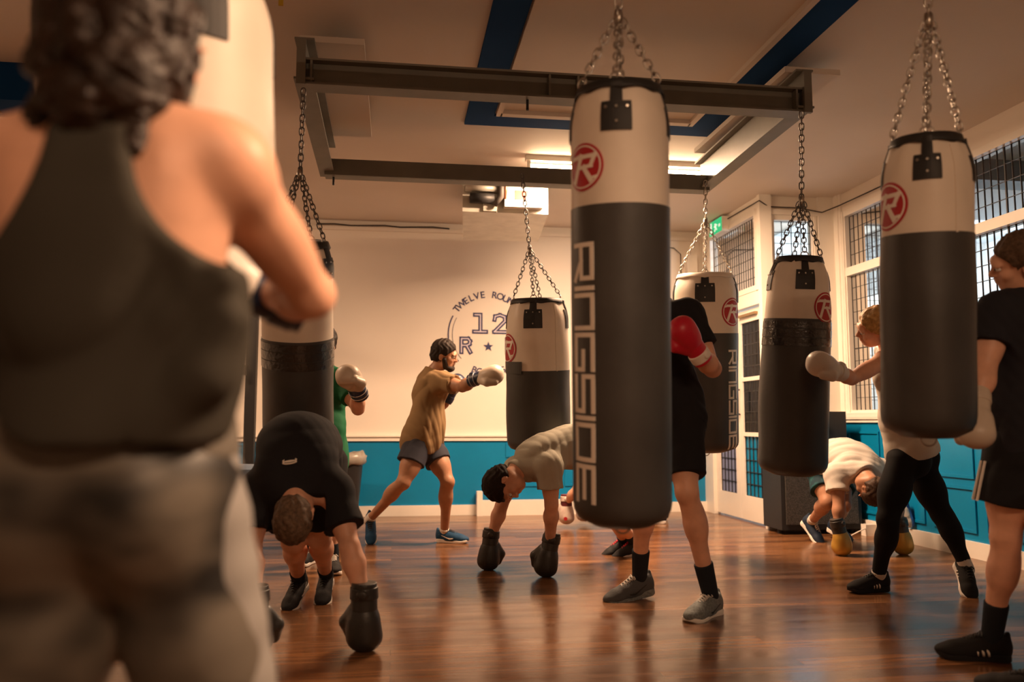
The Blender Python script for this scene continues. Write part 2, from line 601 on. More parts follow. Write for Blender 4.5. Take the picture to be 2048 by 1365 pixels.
# ceiling: blue painted bands and shallow white boxing
mb = MB().bb(.49, .69, -2.5, 5.92, ZC - .02, ZC).bb(2.18, 2.38, -2.5, 5.92, ZC - .02, ZC).bb(.69, 2.18, 5.72, 5.92, ZC - .02, ZC)
struct(mb.obj('trim_8', M_BLUE), 'dark blue painted bands on the ceiling')
mb = MB().bb(.73, 2.14, 5.64, 5.70, ZC - .03, ZC).bb(.70, .74, -2.5, 5.7, ZC - .03, ZC).bb(2.13, 2.17, -2.5, 5.7, ZC - .03, ZC)
struct(mb.obj('trim_9', M_CEIL), 'moulding inside the blue ceiling bands')
r0 = MB().bb(-4.2, -1.15, 5.3, 5.62, 2.98, ZC)
beam_l = struct(r0.obj('trim_10', M_BLUE), 'dark blue boxed beam on the ceiling')
MB().tube([(-2.55, 5.4, 2.98), (-2.55, 5.38, 2.93), (-2.50, 5.36, 2.89), (-2.45, 5.38, 2.93)], .012, 8).obj('beam_hook', M_DARK, beam_l, True)

# neighbouring corridor seen through the glass
struct(MB().bb(XR + .14, XO, 6.1, 6.35, 3.02, ZC - .02).obj('trim_11', mat('corridor band', (0.03, 0.10, 0.14), 0.5)), 'dark beam in the corridor beyond the glass')
struct(MB().bb(XR + .5, XR + .52, 4.9, 6.4, .0, 1.75).obj('trim_12', mat('corridor green', (0.05, 0.40, 0.12), 0.5)), 'green board in the corridor beyond the glass')

# ------------------------------------------------------------------ lamps that are seen
def tube_light(x0, x1, y, label):
    r = empty('ceiling_light', ((x0 + x1) / 2, y, ZC), label, 'ceiling light')
    MB().bb(x0 - .03, x1 + .03, y - .03, y + .03, ZC - .045, ZC).obj('batten', M_WHITE, r)
    for x in (x0, x1):
        MB().bb(x - .012, x + .012, y - .02, y + .02, ZC - .11, ZC - .045).obj('end_cap', M_WHITE, r)
    MB().tube([(x0, y, ZC - .085), (x1, y, ZC - .085)], .016, 12).obj('tube', M_TUBE, r, True)


tube_light(1.09, 2.68, 6.62, 'lit fluorescent tube on the ceiling behind the steel frame')

# ------------------------------------------------------------------ steel frame the bags hang from
def ibeam(mb, a, b, w, h, tf=.012, tw=.012):
    """I section from a to b (bottom centre line), width w, height h."""
    a, b = np.asarray(a, float), np.asarray(b, float)
    u = nrm(b - a)
    n = np.cross([0, 0, 1.0], u)
    R = np.stack([u, n, [0, 0, 1]], 1)
    L = np.linalg.norm(b - a)
    c = (a + b) / 2
    mb.box(c + vv(0, 0, tf / 2), (L, w, tf), R)
    mb.box(c + vv(0, 0, h - tf / 2), (L, w, tf), R)
    mb.box(c + vv(0, 0, h / 2), (L, tw, h - 2 * tf), R)
    return R


ZB = 2.829
YF, YK, XF0, XF1 = 4.484, 6.018, -.519, 2.395
fr = empty('steel_bag_frame', (.93, 5.25, ZB), 'grey steel beam frame hung below the ceiling for the punching bags', 'steel frame')
m = MB(); ibeam(m, (XF0, YF, ZB), (XF1, YF, ZB), .118, .148); m.obj('beam', M_STEEL, fr, label='front cross beam of the frame')
m = MB(); ibeam(m, (XF0, YK, ZB - .04), (XF1, YK, ZB - .04), .118, .118); m.bb(XF0, XF1, YK - .065, YK - .053, ZB - .04, ZB + .078); m.obj('beam', M_STEEL, fr, label='rear cross beam of the frame')
for x in (XF0 + .012, XF1 - .012):
    m = MB(); ibeam(m, (x, YF - .07, ZB + .02), (x, YK + .07, ZB - .02), .106, .235); m.obj('beam', M_STEEL, fr, label='side beam of the frame')
for x in (XF0 + .05, .85, 1.015, XF1 - .06):
    MB().bb(x - .006, x + .006, YF - .06, YF, ZB + .014, ZB + .134).obj('stiffener', M_STEEL, fr)
for x in (XF0 - .02, XF1 - .02):
    MB().bb(x - .006, x + .042, YF - .085, YF - .06, ZB - .012, ZB + .245).obj('end_plate', M_STEEL, fr)
for (x, y) in ((XF0 + .06, YK), (.73, YF)):
    MB().tube([(x, y, ZB + .01), (x, y, ZB - (.10 if y > 5 else .06))], .008, 8).obj('bolt', M_DARK, fr)
for x in (XF0 + .165, XF1 + .09):
    MB().bb(x - .19, x + .165, YF, YK - .02, ZB + .265, ZB + .30).obj('board', M_CEIL, fr, label='white board on top of the frame')
    for yy in (YF + .2, YK - .2):
        MB().tube([(x, yy, ZB + .29), (x, yy, ZC)], .012, 8).obj('hanger_rod', M_WHITE, fr)
fr2 = empty('steel_bag_frame', (0, 2.77, ZB), 'grey steel beam at the top edge that carries the two nearest striped bags', 'steel frame')
m = MB(); ibeam(m, (-1.2, 2.77, ZB + .0), (2.06, 2.77, ZB + .0), .10, .125); m.obj('beam', M_STEEL, fr2)
for x in (-.9, 2.0):
    MB().tube([(x, 2.77, ZB + .12), (x, 2.77, ZC)], .012, 8).obj('hanger_rod', M_WHITE, fr2)

# ------------------------------------------------------------------ punching bags
def cylmap(T, ax, R, rad, th0, u, v, off):
    """u along the axis from the top (m), v around (m, to the picture's right)."""
    r = rad(u, 0)
    th = th0 + v / rad(0.5, 0)
    d = R[:, 1] * math.cos(th) + R[:, 0] * math.sin(th)
    return T + ax * u + d * (rad(u, th) + off)


def sheet(fn, poly_u0, u1, v0, v1, nu, nv, th):
    """thin curved patch: outer grid + inner grid joined."""
    V, Fc = [], []
    for k, off in enumerate((th, -0.004)):
        for i in range(nu + 1):
            for j in range(nv + 1):
                V.append(fn(poly_u0 + (u1 - poly_u0) * i / nu, v0 + (v1 - v0) * j / nv, off))
    w = nv + 1
    n1 = (nu + 1) * w
    for i in range(nu):
        for j in range(nv):
            Fc.append((i * w + j, i * w + j + 1, (i + 1) * w + j + 1, (i + 1) * w + j))
    ring = [(0, j) for j in range(nv)] + [(i, nv) for i in range(nu)] + [(nu, j) for j in range(nv, 0, -1)] + [(i, 0) for i in range(nu, 0, -1)]
    for k in range(len(ring)):
        a = ring[k][0] * w + ring[k][1]
        q = ring[(k + 1) % len(ring)]
        b = q[0] * w + q[1]
        Fc.append((b, a, a + n1, b + n1))
    return V, Fc


LET = {
    'R': (1.0, [(0, 0, 0, 1), (0, 1, .92, 1), (.92, 1, .92, .42), (.92, .42, 0, .42), (.45, .42, .95, 0)]),
    'I': (0.0, [(0, 0, 0, 1)]),
    'N': (.9, [(0, 0, 0, 1), (0, 1, .9, 1), (.9, 1, .9, 0)]),
    'G': (.95, [(.95, 1, 0, 1), (0, 1, 0, 0), (0, 0, .95, 0), (.95, 0, .95, .5), (.95, .5, .45, .5)]),
    'S': (.95, [(.95, 1, 0, 1), (0, 1, 0, .5), (0, .5, .95, .5), (.95, .5, .95, 0), (.95, 0, 0, 0)]),
    'D': (.95, [(0, 0, 0, 1), (0, 1, .95, 1), (.95, 1, .95, 0), (.95, 0, 0, 0)]),
    'E': (.95, [(.95, 1, 0, 1), (0, 1, 0, 0), (0, 0, .95, 0), (0, .5, .85, .5)]),
}


def bag(label, A, S, T, B, r, white, emblem=None, text=None, patch_az=0.0, tube_top=None, seam=None, dark_chain=False, ring=True, wrinkle=1.0, seed=1, tape=False, taper=.86, pear=0.0, group='striped punching bags'):
    """A hang point, S where the strands split, T top centre, B bottom centre; white = length of the white band."""
    A, S, T, B = [np.asarray(q, float) for q in (A, S, T, B)]
    ax = nrm(B - T)
    L = np.linalg.norm(B - T)
    tocam = CAM - T
    tocam[2] = 0
    rt = np.cross(nrm(tocam), [0, 0, 1.0]) * -1
    R = basis(-ax, rt)          # right, forward?, up
    R[:, 1] = nrm(tocam - ax * (tocam @ ax))
    R[:, 0] = np.cross(R[:, 1], ax) * 1.0
    if R[:, 0] @ RT < 0:
        R[:, 0] *= -1
    rnd = random.Random(seed)
    ph = [rnd.uniform(0, 6.28) for _ in range(8)]

    def rad(u, th):
        q = 1.0
        if u < .13:
            q = taper + (1 - taper) * math.sin(min(1, max(u, 0) / .13) * math.pi / 2)
        if pear:
            q *= 1 - pear * (1 - min(1, max(0, u) / (.55 * L))) ** 1.5
        e = L - u
        if e < .075:
            q *= .62 + .38 * math.sqrt(max(0, 1 - (1 - max(e, 0) / .075) ** 2))
        w = wrinkle * (.006 * math.sin(3 * th + ph[0] + 5 * u) + .005 * math.sin(5 * th + ph[1] - 9 * u) + .004 * math.sin(14 * u + ph[2] + 2 * th))
        if u < white:
            w += wrinkle * .016 * math.exp(-u / .12) * math.sin(9 * th + ph[3])
        return r * (q + w)

    root = empty('punching_bag', A, label, 'punching bag', group)

    def shell(name, u0, u1, m, off=0.0, n=72, nu=None):
        nu = nu or max(6, int((u1 - u0) / .025))
        V, Fc = [], []
        for i in range(nu + 1):
            u = u0 + (u1 - u0) * i / nu
            for k in range(n):
                th = 2 * math.pi * k / n
                V.append(T + ax * u + (R[:, 1] * math.cos(th) + R[:, 0] * math.sin(th)) * (rad(u, th) + off))
        for i in range(nu):
            for k in range(n):
                k2 = (k + 1) % n
                Fc.append((i * n + k, i * n + k2, (i + 1) * n + k2, (i + 1) * n + k))
        Fc.append(tuple(range(n)))
        Fc.append(tuple(range(nu * n, nu * n + n))[::-1])
        return mesh_obj(name, V, Fc, m, root, 'auto')

    shell('white_band', 0.0, white, M_CANVAS)
    if white < L - .02:
        shell('black_body', white - .004, L, M_VINYL, .0022)
    # rim: dark collar with scallops
    V, Fc = [], []
    n = 64
    for i in range(5):
        for k in range(n):
            th = 2 * math.pi * k / n
            d = R[:, 1] * math.cos(th) + R[:, 0] * math.sin(th)
            sag = .010 * abs(math.sin(4 * th + patch_az * 4)) if i >= 3 else 0
            u = (-.030, -.026, -.004, .014 - sag, .012 - sag)[i]
            q = (.80, .86, .90, .90, .86)[i] * r * (taper / .86) * (1 - pear)
            V.append(T + ax * u + d * (q + (.004 if i == 3 else 0)))
    for i in range(4):
        for k in range(n):
            k2 = (k + 1) % n
            Fc.append((i * n + k, i * n + k2, (i + 1) * n + k2, (i + 1) * n + k))
    Fc.append(tuple(range(n)))
    mesh_obj('collar', V, Fc, M_CANVAS if tube_top == 'white' else M_BLACK, root, True)
    fn = lambda th0: (lambda u, v, off: cylmap(T, ax, R, rad, th0, u, v, off))
    pw = .30 * r
    for k in range(4):
        th0 = patch_az + k * math.pi / 2
        f = fn(th0)
        V, Fc = sheet(f, .055, .055 + .58 * r, -pw, pw, 6, 8, .005)
        p = mesh_obj('patch', V, Fc, M_BLACK, root)
        V, Fc = sheet(f, -.012, .07, -pw * .42, pw * .42, 4, 4, .006)
        mesh_obj('strap', V, Fc, M_BLACK, p)
        if math.cos(th0) > 0.2:
            for (du, dv) in ((.075, -.7), (.075, 0), (.075, .7), (.04 + .5 * r, 0)):
                c = f(du, dv * pw, .006)
                MB().tube([c, f(du, dv * pw, .009)], [.006, .004], 8).obj('rivet', M_CHAIN, p)
        # ring at the rim
        c = T - ax * .028 + (R[:, 1] * math.cos(th0) + R[:, 0] * math.sin(th0)) * (.80 * r * (taper / .86) * (1 - pear))
        d = R[:, 1] * math.cos(th0) + R[:, 0] * math.sin(th0)
        t = np.cross(ax, d)
        MB().tube([c + t * (.022 * math.cos(q)) - ax * (.022 * math.sin(q)) for q in np.linspace(0, 2 * math.pi, 13)[:-1]], .0035, 6, closed=True).obj('hanging_ring', M_CHAIN, p, True)
        m = MB().chain([S + d * .012, c - ax * .02])
        m.obj('chain', M_DCHAIN if dark_chain else M_CHAIN, root, True)
    if np.linalg.norm(A - S) > .08:
        MB().chain([A, S + (A - S) * .02], .034, .026, .004).obj('top_chain', M_DCHAIN if dark_chain else M_CHAIN, root, True)
    MB().tube([S + vv(0, 0, .035), S + vv(0, 0, .01), S - vv(0, 0, .025)], [.013, .017, .012], 10).obj('swivel', M_CHAIN, root, True)
    if ring:
        c = B + ax * .012
        MB().tube([c + R[:, 0] * (.026 * math.cos(q)) + ax * (.026 * math.sin(q)) for q in np.linspace(0, 2 * math.pi, 15)[:-1]], .0035, 6, closed=True).obj('bottom_ring', M_CHAIN, root, True)
    if emblem:
        th0, u0, rr = emblem
        f = fn(th0)

        def disc(r0, r1, off, m, name, par):
            V, Fc = [], []
            n = 40
            rs = np.linspace(r0, r1, 5)
            for q in rs:
                for k in range(n):
                    a = 2 * math.pi * k / n
                    V.append(f(u0 + q * math.cos(a), q * math.sin(a), off))
            for i in range(4):
                for k in range(n):
                    k2 = (k + 1) % n
                    Fc.append((i * n + k, i * n + k2, (i + 1) * n + k2, (i + 1) * n + k))
            for k in range(n):
                V.append(f(u0 + r1 * math.cos(2 * math.pi * k / n), r1 * math.sin(2 * math.pi * k / n), -.004))
            b0 = 5 * n
            for k in range(n):
                k2 = (k + 1) % n
                Fc.append((4 * n + k, 4 * n + k2, b0 + k2, b0 + k))
            return mesh_obj(name, V, Fc, m, par, False)

        d0 = disc(.0005, rr, .0035, M_RED, 'emblem', root)
        disc(rr * .84, rr * .90, .0048, M_PRINT, 'emblem_ring', d0)
        m = MB()
        for (x0, y0, x1, y1, w) in ((-.50, -.55, -.10, .45, .20), (-.55, .42, .62, .42, .17), (.62, .44, .42, .02, .17), (.45, .0, -.2, -.02, .15), (.05, -.02, .42, -.58, .20), (.40, -.52, .66, -.48, .12), (-.72, .36, -.3, .46, .12)):
            stroke(m, f, u0, x0 * rr, y0 * rr, x1 * rr, y1 * rr, w * rr, .0055)
        m.obj('emblem_letter', M_PRINT, d0)
    if text:
        th0, u0, Lt, hh = text
        f = fn(th0)
        word = 'RINGSIDE'
        t = .155 * hh
        unit = [LET[c][0] for c in word]
        gap = t * 1.55
        wsc = (Lt - t - gap * 7) / sum(unit)
        x = u0 + t / 2
        for c, w in zip(word, unit):
            m = MB()
            for (a0, b0, a1, b1) in LET[c][1]:
                stroke2(m, f, x + a0 * wsc, (b0 - .5) * (hh - t), x + a1 * wsc, (b1 - .5) * (hh - t), t, .0048)
            m.obj('letter', M_PRINT, root)
            x += w * wsc + gap
    if tape:
        for (a, b) in ((white + .01, white + .05), (white + .055, white + .10), (white + .105, white + .15)):
            shell('tape_band', a, b, mat('shiny black tape', (0.028, 0.026, 0.025), 0.16, 0.7, bump=.5, bscale=40), .005, nu=3)
    if seam:
        V, Fc = sheet(fn(seam), .02, white, -.004, .004, 14, 1, .003)
        mesh_obj('seam', V, Fc, M_CANVAS, root)
    return root


def stroke(m, f, u0, x0, y0, x1, y1, w, off):
    """x to the right, y up on the cylinder surface; u grows downward."""
    stroke2(m, f, u0 - y0, x0, u0 - y1, x1, w, off)


def stroke2(m, f, ua, va, ub, vb, w, off):
    d = nrm(vv(ub - ua, vb - va))
    p = vv(-d[1], d[0]) * w / 2
    a = vv(ua, va) - d * w * .5
    b = vv(ub, vb) + d * w * .5
    n = 6
    V = []
    for k in range(n + 1):
        q = a + (b - a) * k / n
        for s_ in (-1, 1):
            e = q + p * s_
            V.append(f(e[0], e[1], off))
            V.append(f(e[0], e[1], -.003))
    Fc = []
    for k in range(n):
        i = 4 * k
        Fc += [(i, i + 2, i + 6, i + 4), (i, i + 4, i + 5, i + 1), (i + 2, i + 3, i + 7, i + 6)]
    Fc += [(0, 1, 3, 2), (4 * n, 4 * n + 2, 4 * n + 3, 4 * n + 1)]
    m.add(V, Fc)


bag('big black and white bag in the middle lettered RINGSIDE with a red round emblem',
    vv(*at(1237, -8, 2.87)), at(1237, 40, 2.87), at(1238, 196, 2.87), at(1245, 1046, 2.87), .169, .395,
    emblem=(math.radians(-45), .262, .080), text=(math.radians(-47), .515, .875, .098), patch_az=math.radians(-3), wrinkle=.5, seed=3)
bag('dark scuffed bag in front of the right windows, unlettered, with a dull red emblem',
    at(1857, -3, 3.03), at(1857, 45, 3.03), at(1852, 293, 3.03), at(1857, 872, 3.03), .157, .335,
    emblem=(math.radians(-54), .225, .088), patch_az=math.radians(2), taper=.80, pear=.05, wrinkle=1.5, seed=7, seam=math.radians(38))
bag('tape-wrapped black and white bag hit by the blonde woman',
    at(1603, 224, 4.78), at(1603, 405, 4.78), at(1598, 525, 4.78), at(1583, 948, 4.78), .192, .336,
    emblem=(math.radians(58), .265, .087), patch_az=math.radians(14), taper=.80, pear=.16, dark_chain=True, wrinkle=1.8, seed=11, tape=True, ring=False)
bag('lettered bag hanging in front of the white doors behind the man in red gloves',
    at(1411, 362, 6.23), at(1411, 448, 6.23), at(1410, 556, 6.23), at(1412, 902, 6.23), .238, .425,
    emblem=(math.radians(55), .265, .104), text=(math.radians(55), .543, .73, .10), patch_az=math.radians(0), tube_top='white', wrinkle=.6, seed=13)
bag('bag with a torn white band that the bearded man punches',
    at(1044, 348, 6.02), at(1060, 505, 6.02), at(1074, 606, 6.02), at(1078, 902, 6.02), .231, .495,
    emblem=(math.radians(-68), .33, .106), patch_az=math.radians(-8), taper=.84, pear=.05, dark_chain=True, wrinkle=1.7, seed=17, seam=math.radians(35))
bag('dark bag behind the bent man in black, half hidden by the nearest woman',
    at(607, 178, 4.39), at(600, 352, 4.39), at(595, 492, 4.39), at(597, 884, 4.58), .188, .495,
    patch_az=math.radians(-28), dark_chain=True, wrinkle=1.2, seed=19, tape=True)
q = [o for o in COL.objects if o.name.startswith('punching_bag') and 'torn' in o.get('label', '')][0]
T5, B5 = at(1074, 606, 6.02), at(1078, 902, 6.02)
ax5 = nrm(B5 - T5)
tc5 = CAM - T5
tc5 = nrm(tc5 - ax5 * (tc5 @ ax5))
rt5 = np.cross(ax5, tc5)
rt5 = rt5 if rt5 @ RT > 0 else -rt5
V, Fc = sheet(lambda u, v, off: T5 + ax5 * u + (tc5 * math.cos(v / .231) + rt5 * math.sin(v / .231)) * (.2335 + off), .425, .51, -.36, -.12, 3, 12, .004)
mesh_obj('repair_patch', V, Fc, M_VINYL, q)
# large round white bag right in front of the nearest woman
bag('stubby white bag in front of the curly haired woman',
    vv(*at(330, -500, 1.88)[:2], ZC), at(322, -330, 1.88), at(318, -45, 1.88), at(325, 590, 1.88), .250, .68,
    patch_az=math.radians(13), wrinkle=.8, seed=23, ring=False, group=None)

# ------------------------------------------------------------------ wall logo
lg = empty('wall_logo', (1.035, YB, 1.96), 'round navy boxing gym logo painted on the cream back wall', 'wall logo')
LC = vv(1.035, YB - .001, 1.972)
LR = .452


def arc_band(m, r0, r1, a0, a1, n=24):
    V, Fc = [], []
    for i in range(n + 1):
        a = math.radians(a0 + (a1 - a0) * i / n)
        for rr in (r0, r1):
            for y in (0, -.003):
                V.append(LC + vv(math.cos(a) * rr, y, math.sin(a) * rr))
    for i in range(n):
        k = 4 * i
        Fc += [(k + 1, k + 5, k + 7, k + 3), (k, k + 4, k + 5, k + 1), (k + 2, k + 3, k + 7, k + 6)]
    m.add(V, Fc)


for (a0, a1) in ((152, 222), (-42, 28)):
    m = MB(); arc_band(m, LR * .975, LR * 1.005, a0, a1); m.obj('outer_arc', M_LOGO, lg)
    m = MB(); arc_band(m, LR * .885, LR * .895, a0, a1); m.obj('inner_arc', M_LOGO, lg)


def glyph(ch, size):
    cu = bpy.data.curves.new('glyph', 'FONT')
    cu.body = ch
    cu.size = size
    cu.align_x = 'CENTER'
    cu.extrude = .0015
    cu.offset = .0015
    o = bpy.data.objects.new('glyph', cu)
    COL.objects.link(o)
    dg = bpy.context.evaluated_depsgraph_get()
    me = bpy.data.meshes.new_from_object(o.evaluated_get(dg))
    V = np.array([tuple(v.co) for v in me.vertices])
    Fc = [tuple(p.vertices) for p in me.polygons]
    bpy.data.objects.remove(o)
    bpy.data.curves.remove(cu)
    bpy.data.meshes.remove(me)
    return V, Fc


def arc_text(txt, r, a0, a1, size, top=True):
    for i, ch in enumerate(txt):
        if ch == ' ':
            continue
        a = math.radians(a0 + (a1 - a0) * i / (len(txt) - 1))
        V, Fc = glyph(ch, size)
        rot = a - math.pi / 2 if top else a + math.pi / 2
        c, s_ = math.cos(rot), math.sin(rot)
        x, z = V[:, 0] * c - V[:, 1] * s_, V[:, 0] * s_ + V[:, 1] * c
        W = np.stack([LC[0] + math.cos(a) * r + x, LC[1] - .002 - V[:, 2], LC[2] + math.sin(a) * r + z], 1)
        mesh_obj('letter', W, Fc, M_LOGO, lg)


arc_text('TWELVE ROUNDS', LR * .93, 141, 39, .105)
arc_text('BOXING', LR * 1.0, 248, 292, .10, False)
SL = {
    '1': [(-.2, 1, .12, 1), (.12, 1, .12, 0), (-.25, 0, .45, 0)],
    '2': [(-.32, .72, -.28, .92), (-.28, .92, 0, 1), (0, 1, .28, .9), (.28, .9, .3, .65), (.3, .65, -.32, .02), (-.34, 0, .38, 0)],
    'R': [(-.3, 0, -.3, 1), (-.3, 1, .2, 1), (.2, 1, .34, .82), (.34, .82, .3, .6), (.3, .6, .1, .5), (.1, .5, -.3, .5), (.08, .5, .36, 0)],
    'B': [(-.3, 0, -.3, 1), (-.3, 1, .2, 1), (.2, 1, .32, .78), (.32, .78, .2, .52), (.2, .52, -.3, .52), (.2, .52, .36, .26), (.36, .26, .22, 0), (.22, 0, -.3, 0)],
}


def slab(ch, cx, cz, h):
    for w, m_, y in ((.046, M_LOGO, .0025), (.013, M_LOGO2, .0040)):
        mb = MB()
        for k, (x0, z0, x1, z1) in enumerate(SL[ch]):
            a, b = vv(x0 * h, z0 * h), vv(x1 * h, z1 * h)
            d = nrm(b - a)
            L = np.linalg.norm(b - a) + w
            c = (a + b) / 2
            R = np.stack([vv(d[0], 0, d[1]), vv(0, 1, 0), vv(-d[1], 0, d[0])], 1)
            mb.box(LC + vv(cx + c[0], -y / 2 - k * .00006, cz + c[1]), (L, y, w), R)
        mb.obj('letter' if w > .03 else 'inline', m_, lg)


slab('1', -.112, .035, .19)
slab('2', .130, .035, .19)
slab('R', -.255, -.195, .15)
slab('B', .255, -.195, .15)
V, Fc = [], []
for y in (-.001, -.005):
    for k in range(10):
        a = math.pi / 2 + k * math.pi / 5
        rr = .058 if k % 2 == 0 else .024
        V.append(LC + vv(rr * math.cos(a), y, -.132 + rr * math.sin(a)))
    V.append(LC + vv(0, y, -.132))
for k in range(10):
    Fc += [(21, 11 + k, 11 + (k + 1) % 10), (k, (k + 1) % 10, 11 + (k + 1) % 10, 11 + k)]
mesh_obj('star', V, Fc, M_LOGO, lg)

# ------------------------------------------------------------------ ceiling heater, exit sign, detector, cables
hx = at(925, 423, 7.2)
hz, hy, hl = hx[2], hx[1], hx[0]
ht = empty('ceiling_heater', (hl + .38, hy + .55, ZC), 'boxy metal warm air heater with pipes and a white control box below the ceiling', 'heater')
m = MB()
m.add([(hl, hy, hz), (hl + .76, hy, hz), (hl + .86, hy + 1.1, hz), (hl + .1, hy + 1.1, hz), (hl, hy, hz + .24), (hl + .76, hy, hz + .24), (hl + .86, hy + 1.1, hz + .24), (hl + .1, hy + 1.1, hz + .24)],
      [(0, 3, 2, 1), (4, 5, 6, 7), (0, 1, 5, 4), (1, 2, 6, 5), (2, 3, 7, 6), (3, 0, 4, 7)])
m.obj('casing', M_GALV, ht)
MB().bb(hl + .36, hl + .70, hy - .09, hy - .002, hz + .035, hz + .25).obj('control_box', M_WHITE, ht)
MB().bb(hl + .45, hl + .57, hy - .095, hy - .088, hz + .10, hz + .18).obj('red_label', mat('faded red print', (0.6, 0.12, 0.08), 0.5), ht)
MB().tube([(hl + .02, hy - .05, hz + .20), (hl + .30, hy - .05, hz + .20)], .035, 12).obj('gas_pipe', M_GALV, ht, True)
MB().tube([(hl + .06, hy - .05, hz + .11), (hl + .27, hy - .05, hz + .11)], .045, 14).obj('fan_motor', M_DARK, ht, True)
MB().tube([(hl + .20, hy - .06, hz + .27), (hl + .28, hy - .09, hz + .28), (hl + .33, hy - .1, hz + .22), (hl + .33, hy - .09, hz + .12), (hl + .27, hy - .06, hz + .05)], .026, 12).obj('flexible_hose', mat('grey hose', (0.09, 0.08, 0.075), 0.5), ht, True)
MB().tube([(hl + .27, hy - .06, hz + .27), (hl + .35, hy - .09, hz + .29), (hl + .37, hy - .1, hz + .22), (hl + .36, hy - .09, hz + .1)], .014, 10).obj('copper_pipe', mat('copper', (0.5, 0.22, 0.12), 0.35, metal=.8), ht, True)
MB().bb(hl + .18, hl + .30, hy - .03, hy, hz + .005, hz + .07).obj('bracket', M_GALV, ht)
for (dx, dy) in ((.05, .1), (.70, .1), (.15, 1.0), (.80, 1.0)):
    MB().tube([(hl + dx, hy + dy, hz + .24), (hl + dx, hy + dy, ZC)], .008, 8).obj('hanger_rod', M_GALV, ht)

ex = empty('exit_sign', (XD, 8.40, 3.13), 'small green running man exit sign above the doors', 'exit sign')
MB().bb(XD - .075, XD, 8.24, 8.60, 3.04, 3.20).obj('housing', M_WHITE, ex)
MB().bb(XD - .081, XD - .075, 8.25, 8.59, 3.045, 3.195).obj('face', mat('exit green', (0.01, 0.35, 0.13), 0.4, emit=(0.02, 0.6, 0.25), estr=.7), ex)
m = MB()
E_W = mat('exit white', (0.8, 0.85, 0.8), 0.4, emit=(0.8, 1, 0.85), estr=.6)
for (y0, z0, y1, z1, w) in ((8.40, 3.15, 8.40, 3.11, .03), (8.40, 3.11, 8.43, 3.07, .014), (8.40, 3.11, 8.37, 3.08, .014), (8.40, 3.14, 8.44, 3.12, .012), (8.40, 3.14, 8.36, 3.13, .012)):
    a, b = vv(XD - .082, y0, z0), vv(XD - .082, y1, z1)
    m.tube([a, b], w / 2, 6)
m.bb(XD - .084, XD - .081, 8.51, 8.56, 3.06, 3.18)
m.bb(XD - .084, XD - .081, 8.28, 8.32, 3.10, 3.13)
m.obj('pictogram', E_W, ex)

dt = empty('smoke_detector', (2.82, 6.45, ZC), 'small white sensor box on the ceiling right of the lit tube', 'sensor')
MB().bb(2.76, 2.88, 6.39, 6.51, ZC - .035, ZC).obj('base_plate', M_WHITE, dt)
MB().bb(2.78, 2.86, 6.41, 6.49, ZC - .075, ZC - .035).obj('cover', M_WHITE, dt)


def cable(pts, label, r=.006):
    o = MB().tube(pts, r, 6).obj('cable', M_CABLE, None, True)
    tag(o, label, 'cable')


cable([(-.85 + .18 * i, YB - .04, 3.162 + .008 * math.sin(i * 2.1)) for i in range(9)], 'thin dark cable lying on the picture rail left of the heater', .008)
cable([(XD - .01, 8.24, 3.17), (XD - .012, 7.9, 3.165), (XD - .012, 7.60, 3.16), (XD - .03, YT - .07, 3.15), (3.60, YT - .04, 3.10), (3.9, YT - .04, 3.10), (4.15, YT - .05, 3.06), (4.24, 7.3, 3.09), (XR - .03, 7.0, 3.10), (XR - .03, 6.2, 3.09)], 'thin dark cable running from the exit sign around the corner window')
cable([(2.95, YB - .02, 3.03), (3.2, YB - .02, 3.02), (3.28, YB - .02, 2.95), (3.29, YB - .02, 1.0)], 'thin dark cable dropping down the back wall near the doors')
struct(MB().bb(3.33, 3.45, YB - .10, YB, .86, 2.93).obj('trim_13', M_WHITE), 'white boxed pipe in the corner of the back wall')

# ------------------------------------------------------------------ gym gear along the walls
rk = at(492, 900, 7.7)
r = empty('power_rack', (rk[0], rk[1], 0), 'black power rack upright with a bar at the far left behind the woman', 'rack')
MB().bb(rk[0] - .02, rk[0] + .075, rk[1] - .05, rk[1] + .05, 0, 2.3).obj('upright', M_BLACK, r)
MB().bb(rk[0] - .085, rk[0] - .035, rk[1] + .4, rk[1] + .5, 0, 2.3).obj('upright', M_STEEL, r)
MB().bb(rk[0] - .085, rk[0] + .05, rk[1] + .0, rk[1] + .5, 2.24, 2.3).obj('top_bar', M_BLACK, r)
MB().bb(rk[0] - .085, rk[0] + .05, rk[1] - .3, rk[1] + .6, 0, .06).obj('foot', M_BLACK, r)
MB().tube([(rk[0] - 1.2, rk[1] - .07, 1.50), (rk[0] - .06, rk[1] - .07, 1.50), (rk[0] - .02, rk[1] - .07, 1.5)], .025, 12).obj('bar', M_CHAIN, r, True)
MB().bb(rk[0] - .05, rk[0] - .01, rk[1] - .12, rk[1] - .05, 1.44, 1.53).obj('bar_hook', M_CHAIN, r)

bn = at(478, 960, 6.4)
r = empty('storage_bin', (bn[0], bn[1], 0), 'blue grey rounded plastic bin at the far left behind the woman', 'bin')


def lathe(prof, c, n=40, sq=0.0):
    V, Fc = [], []
    for (rr, z) in prof:
        for k in range(n):
            a = 2 * math.pi * k / n
            e = (abs(math.cos(a)) ** 4 + abs(math.sin(a)) ** 4) ** -.25 if sq else 1
            V.append((c[0] + rr * e * math.cos(a), c[1] + rr * e * math.sin(a), c[2] + z))
    for i in range(len(prof) - 1):
        for k in range(n):
            k2 = (k + 1) % n
            Fc.append((i * n + k, i * n + k2, (i + 1) * n + k2, (i + 1) * n + k))
    Fc.append(tuple(range(n))[::-1])
    Fc.append(tuple(range((len(prof) - 1) * n, len(prof) * n)))
    return V, Fc


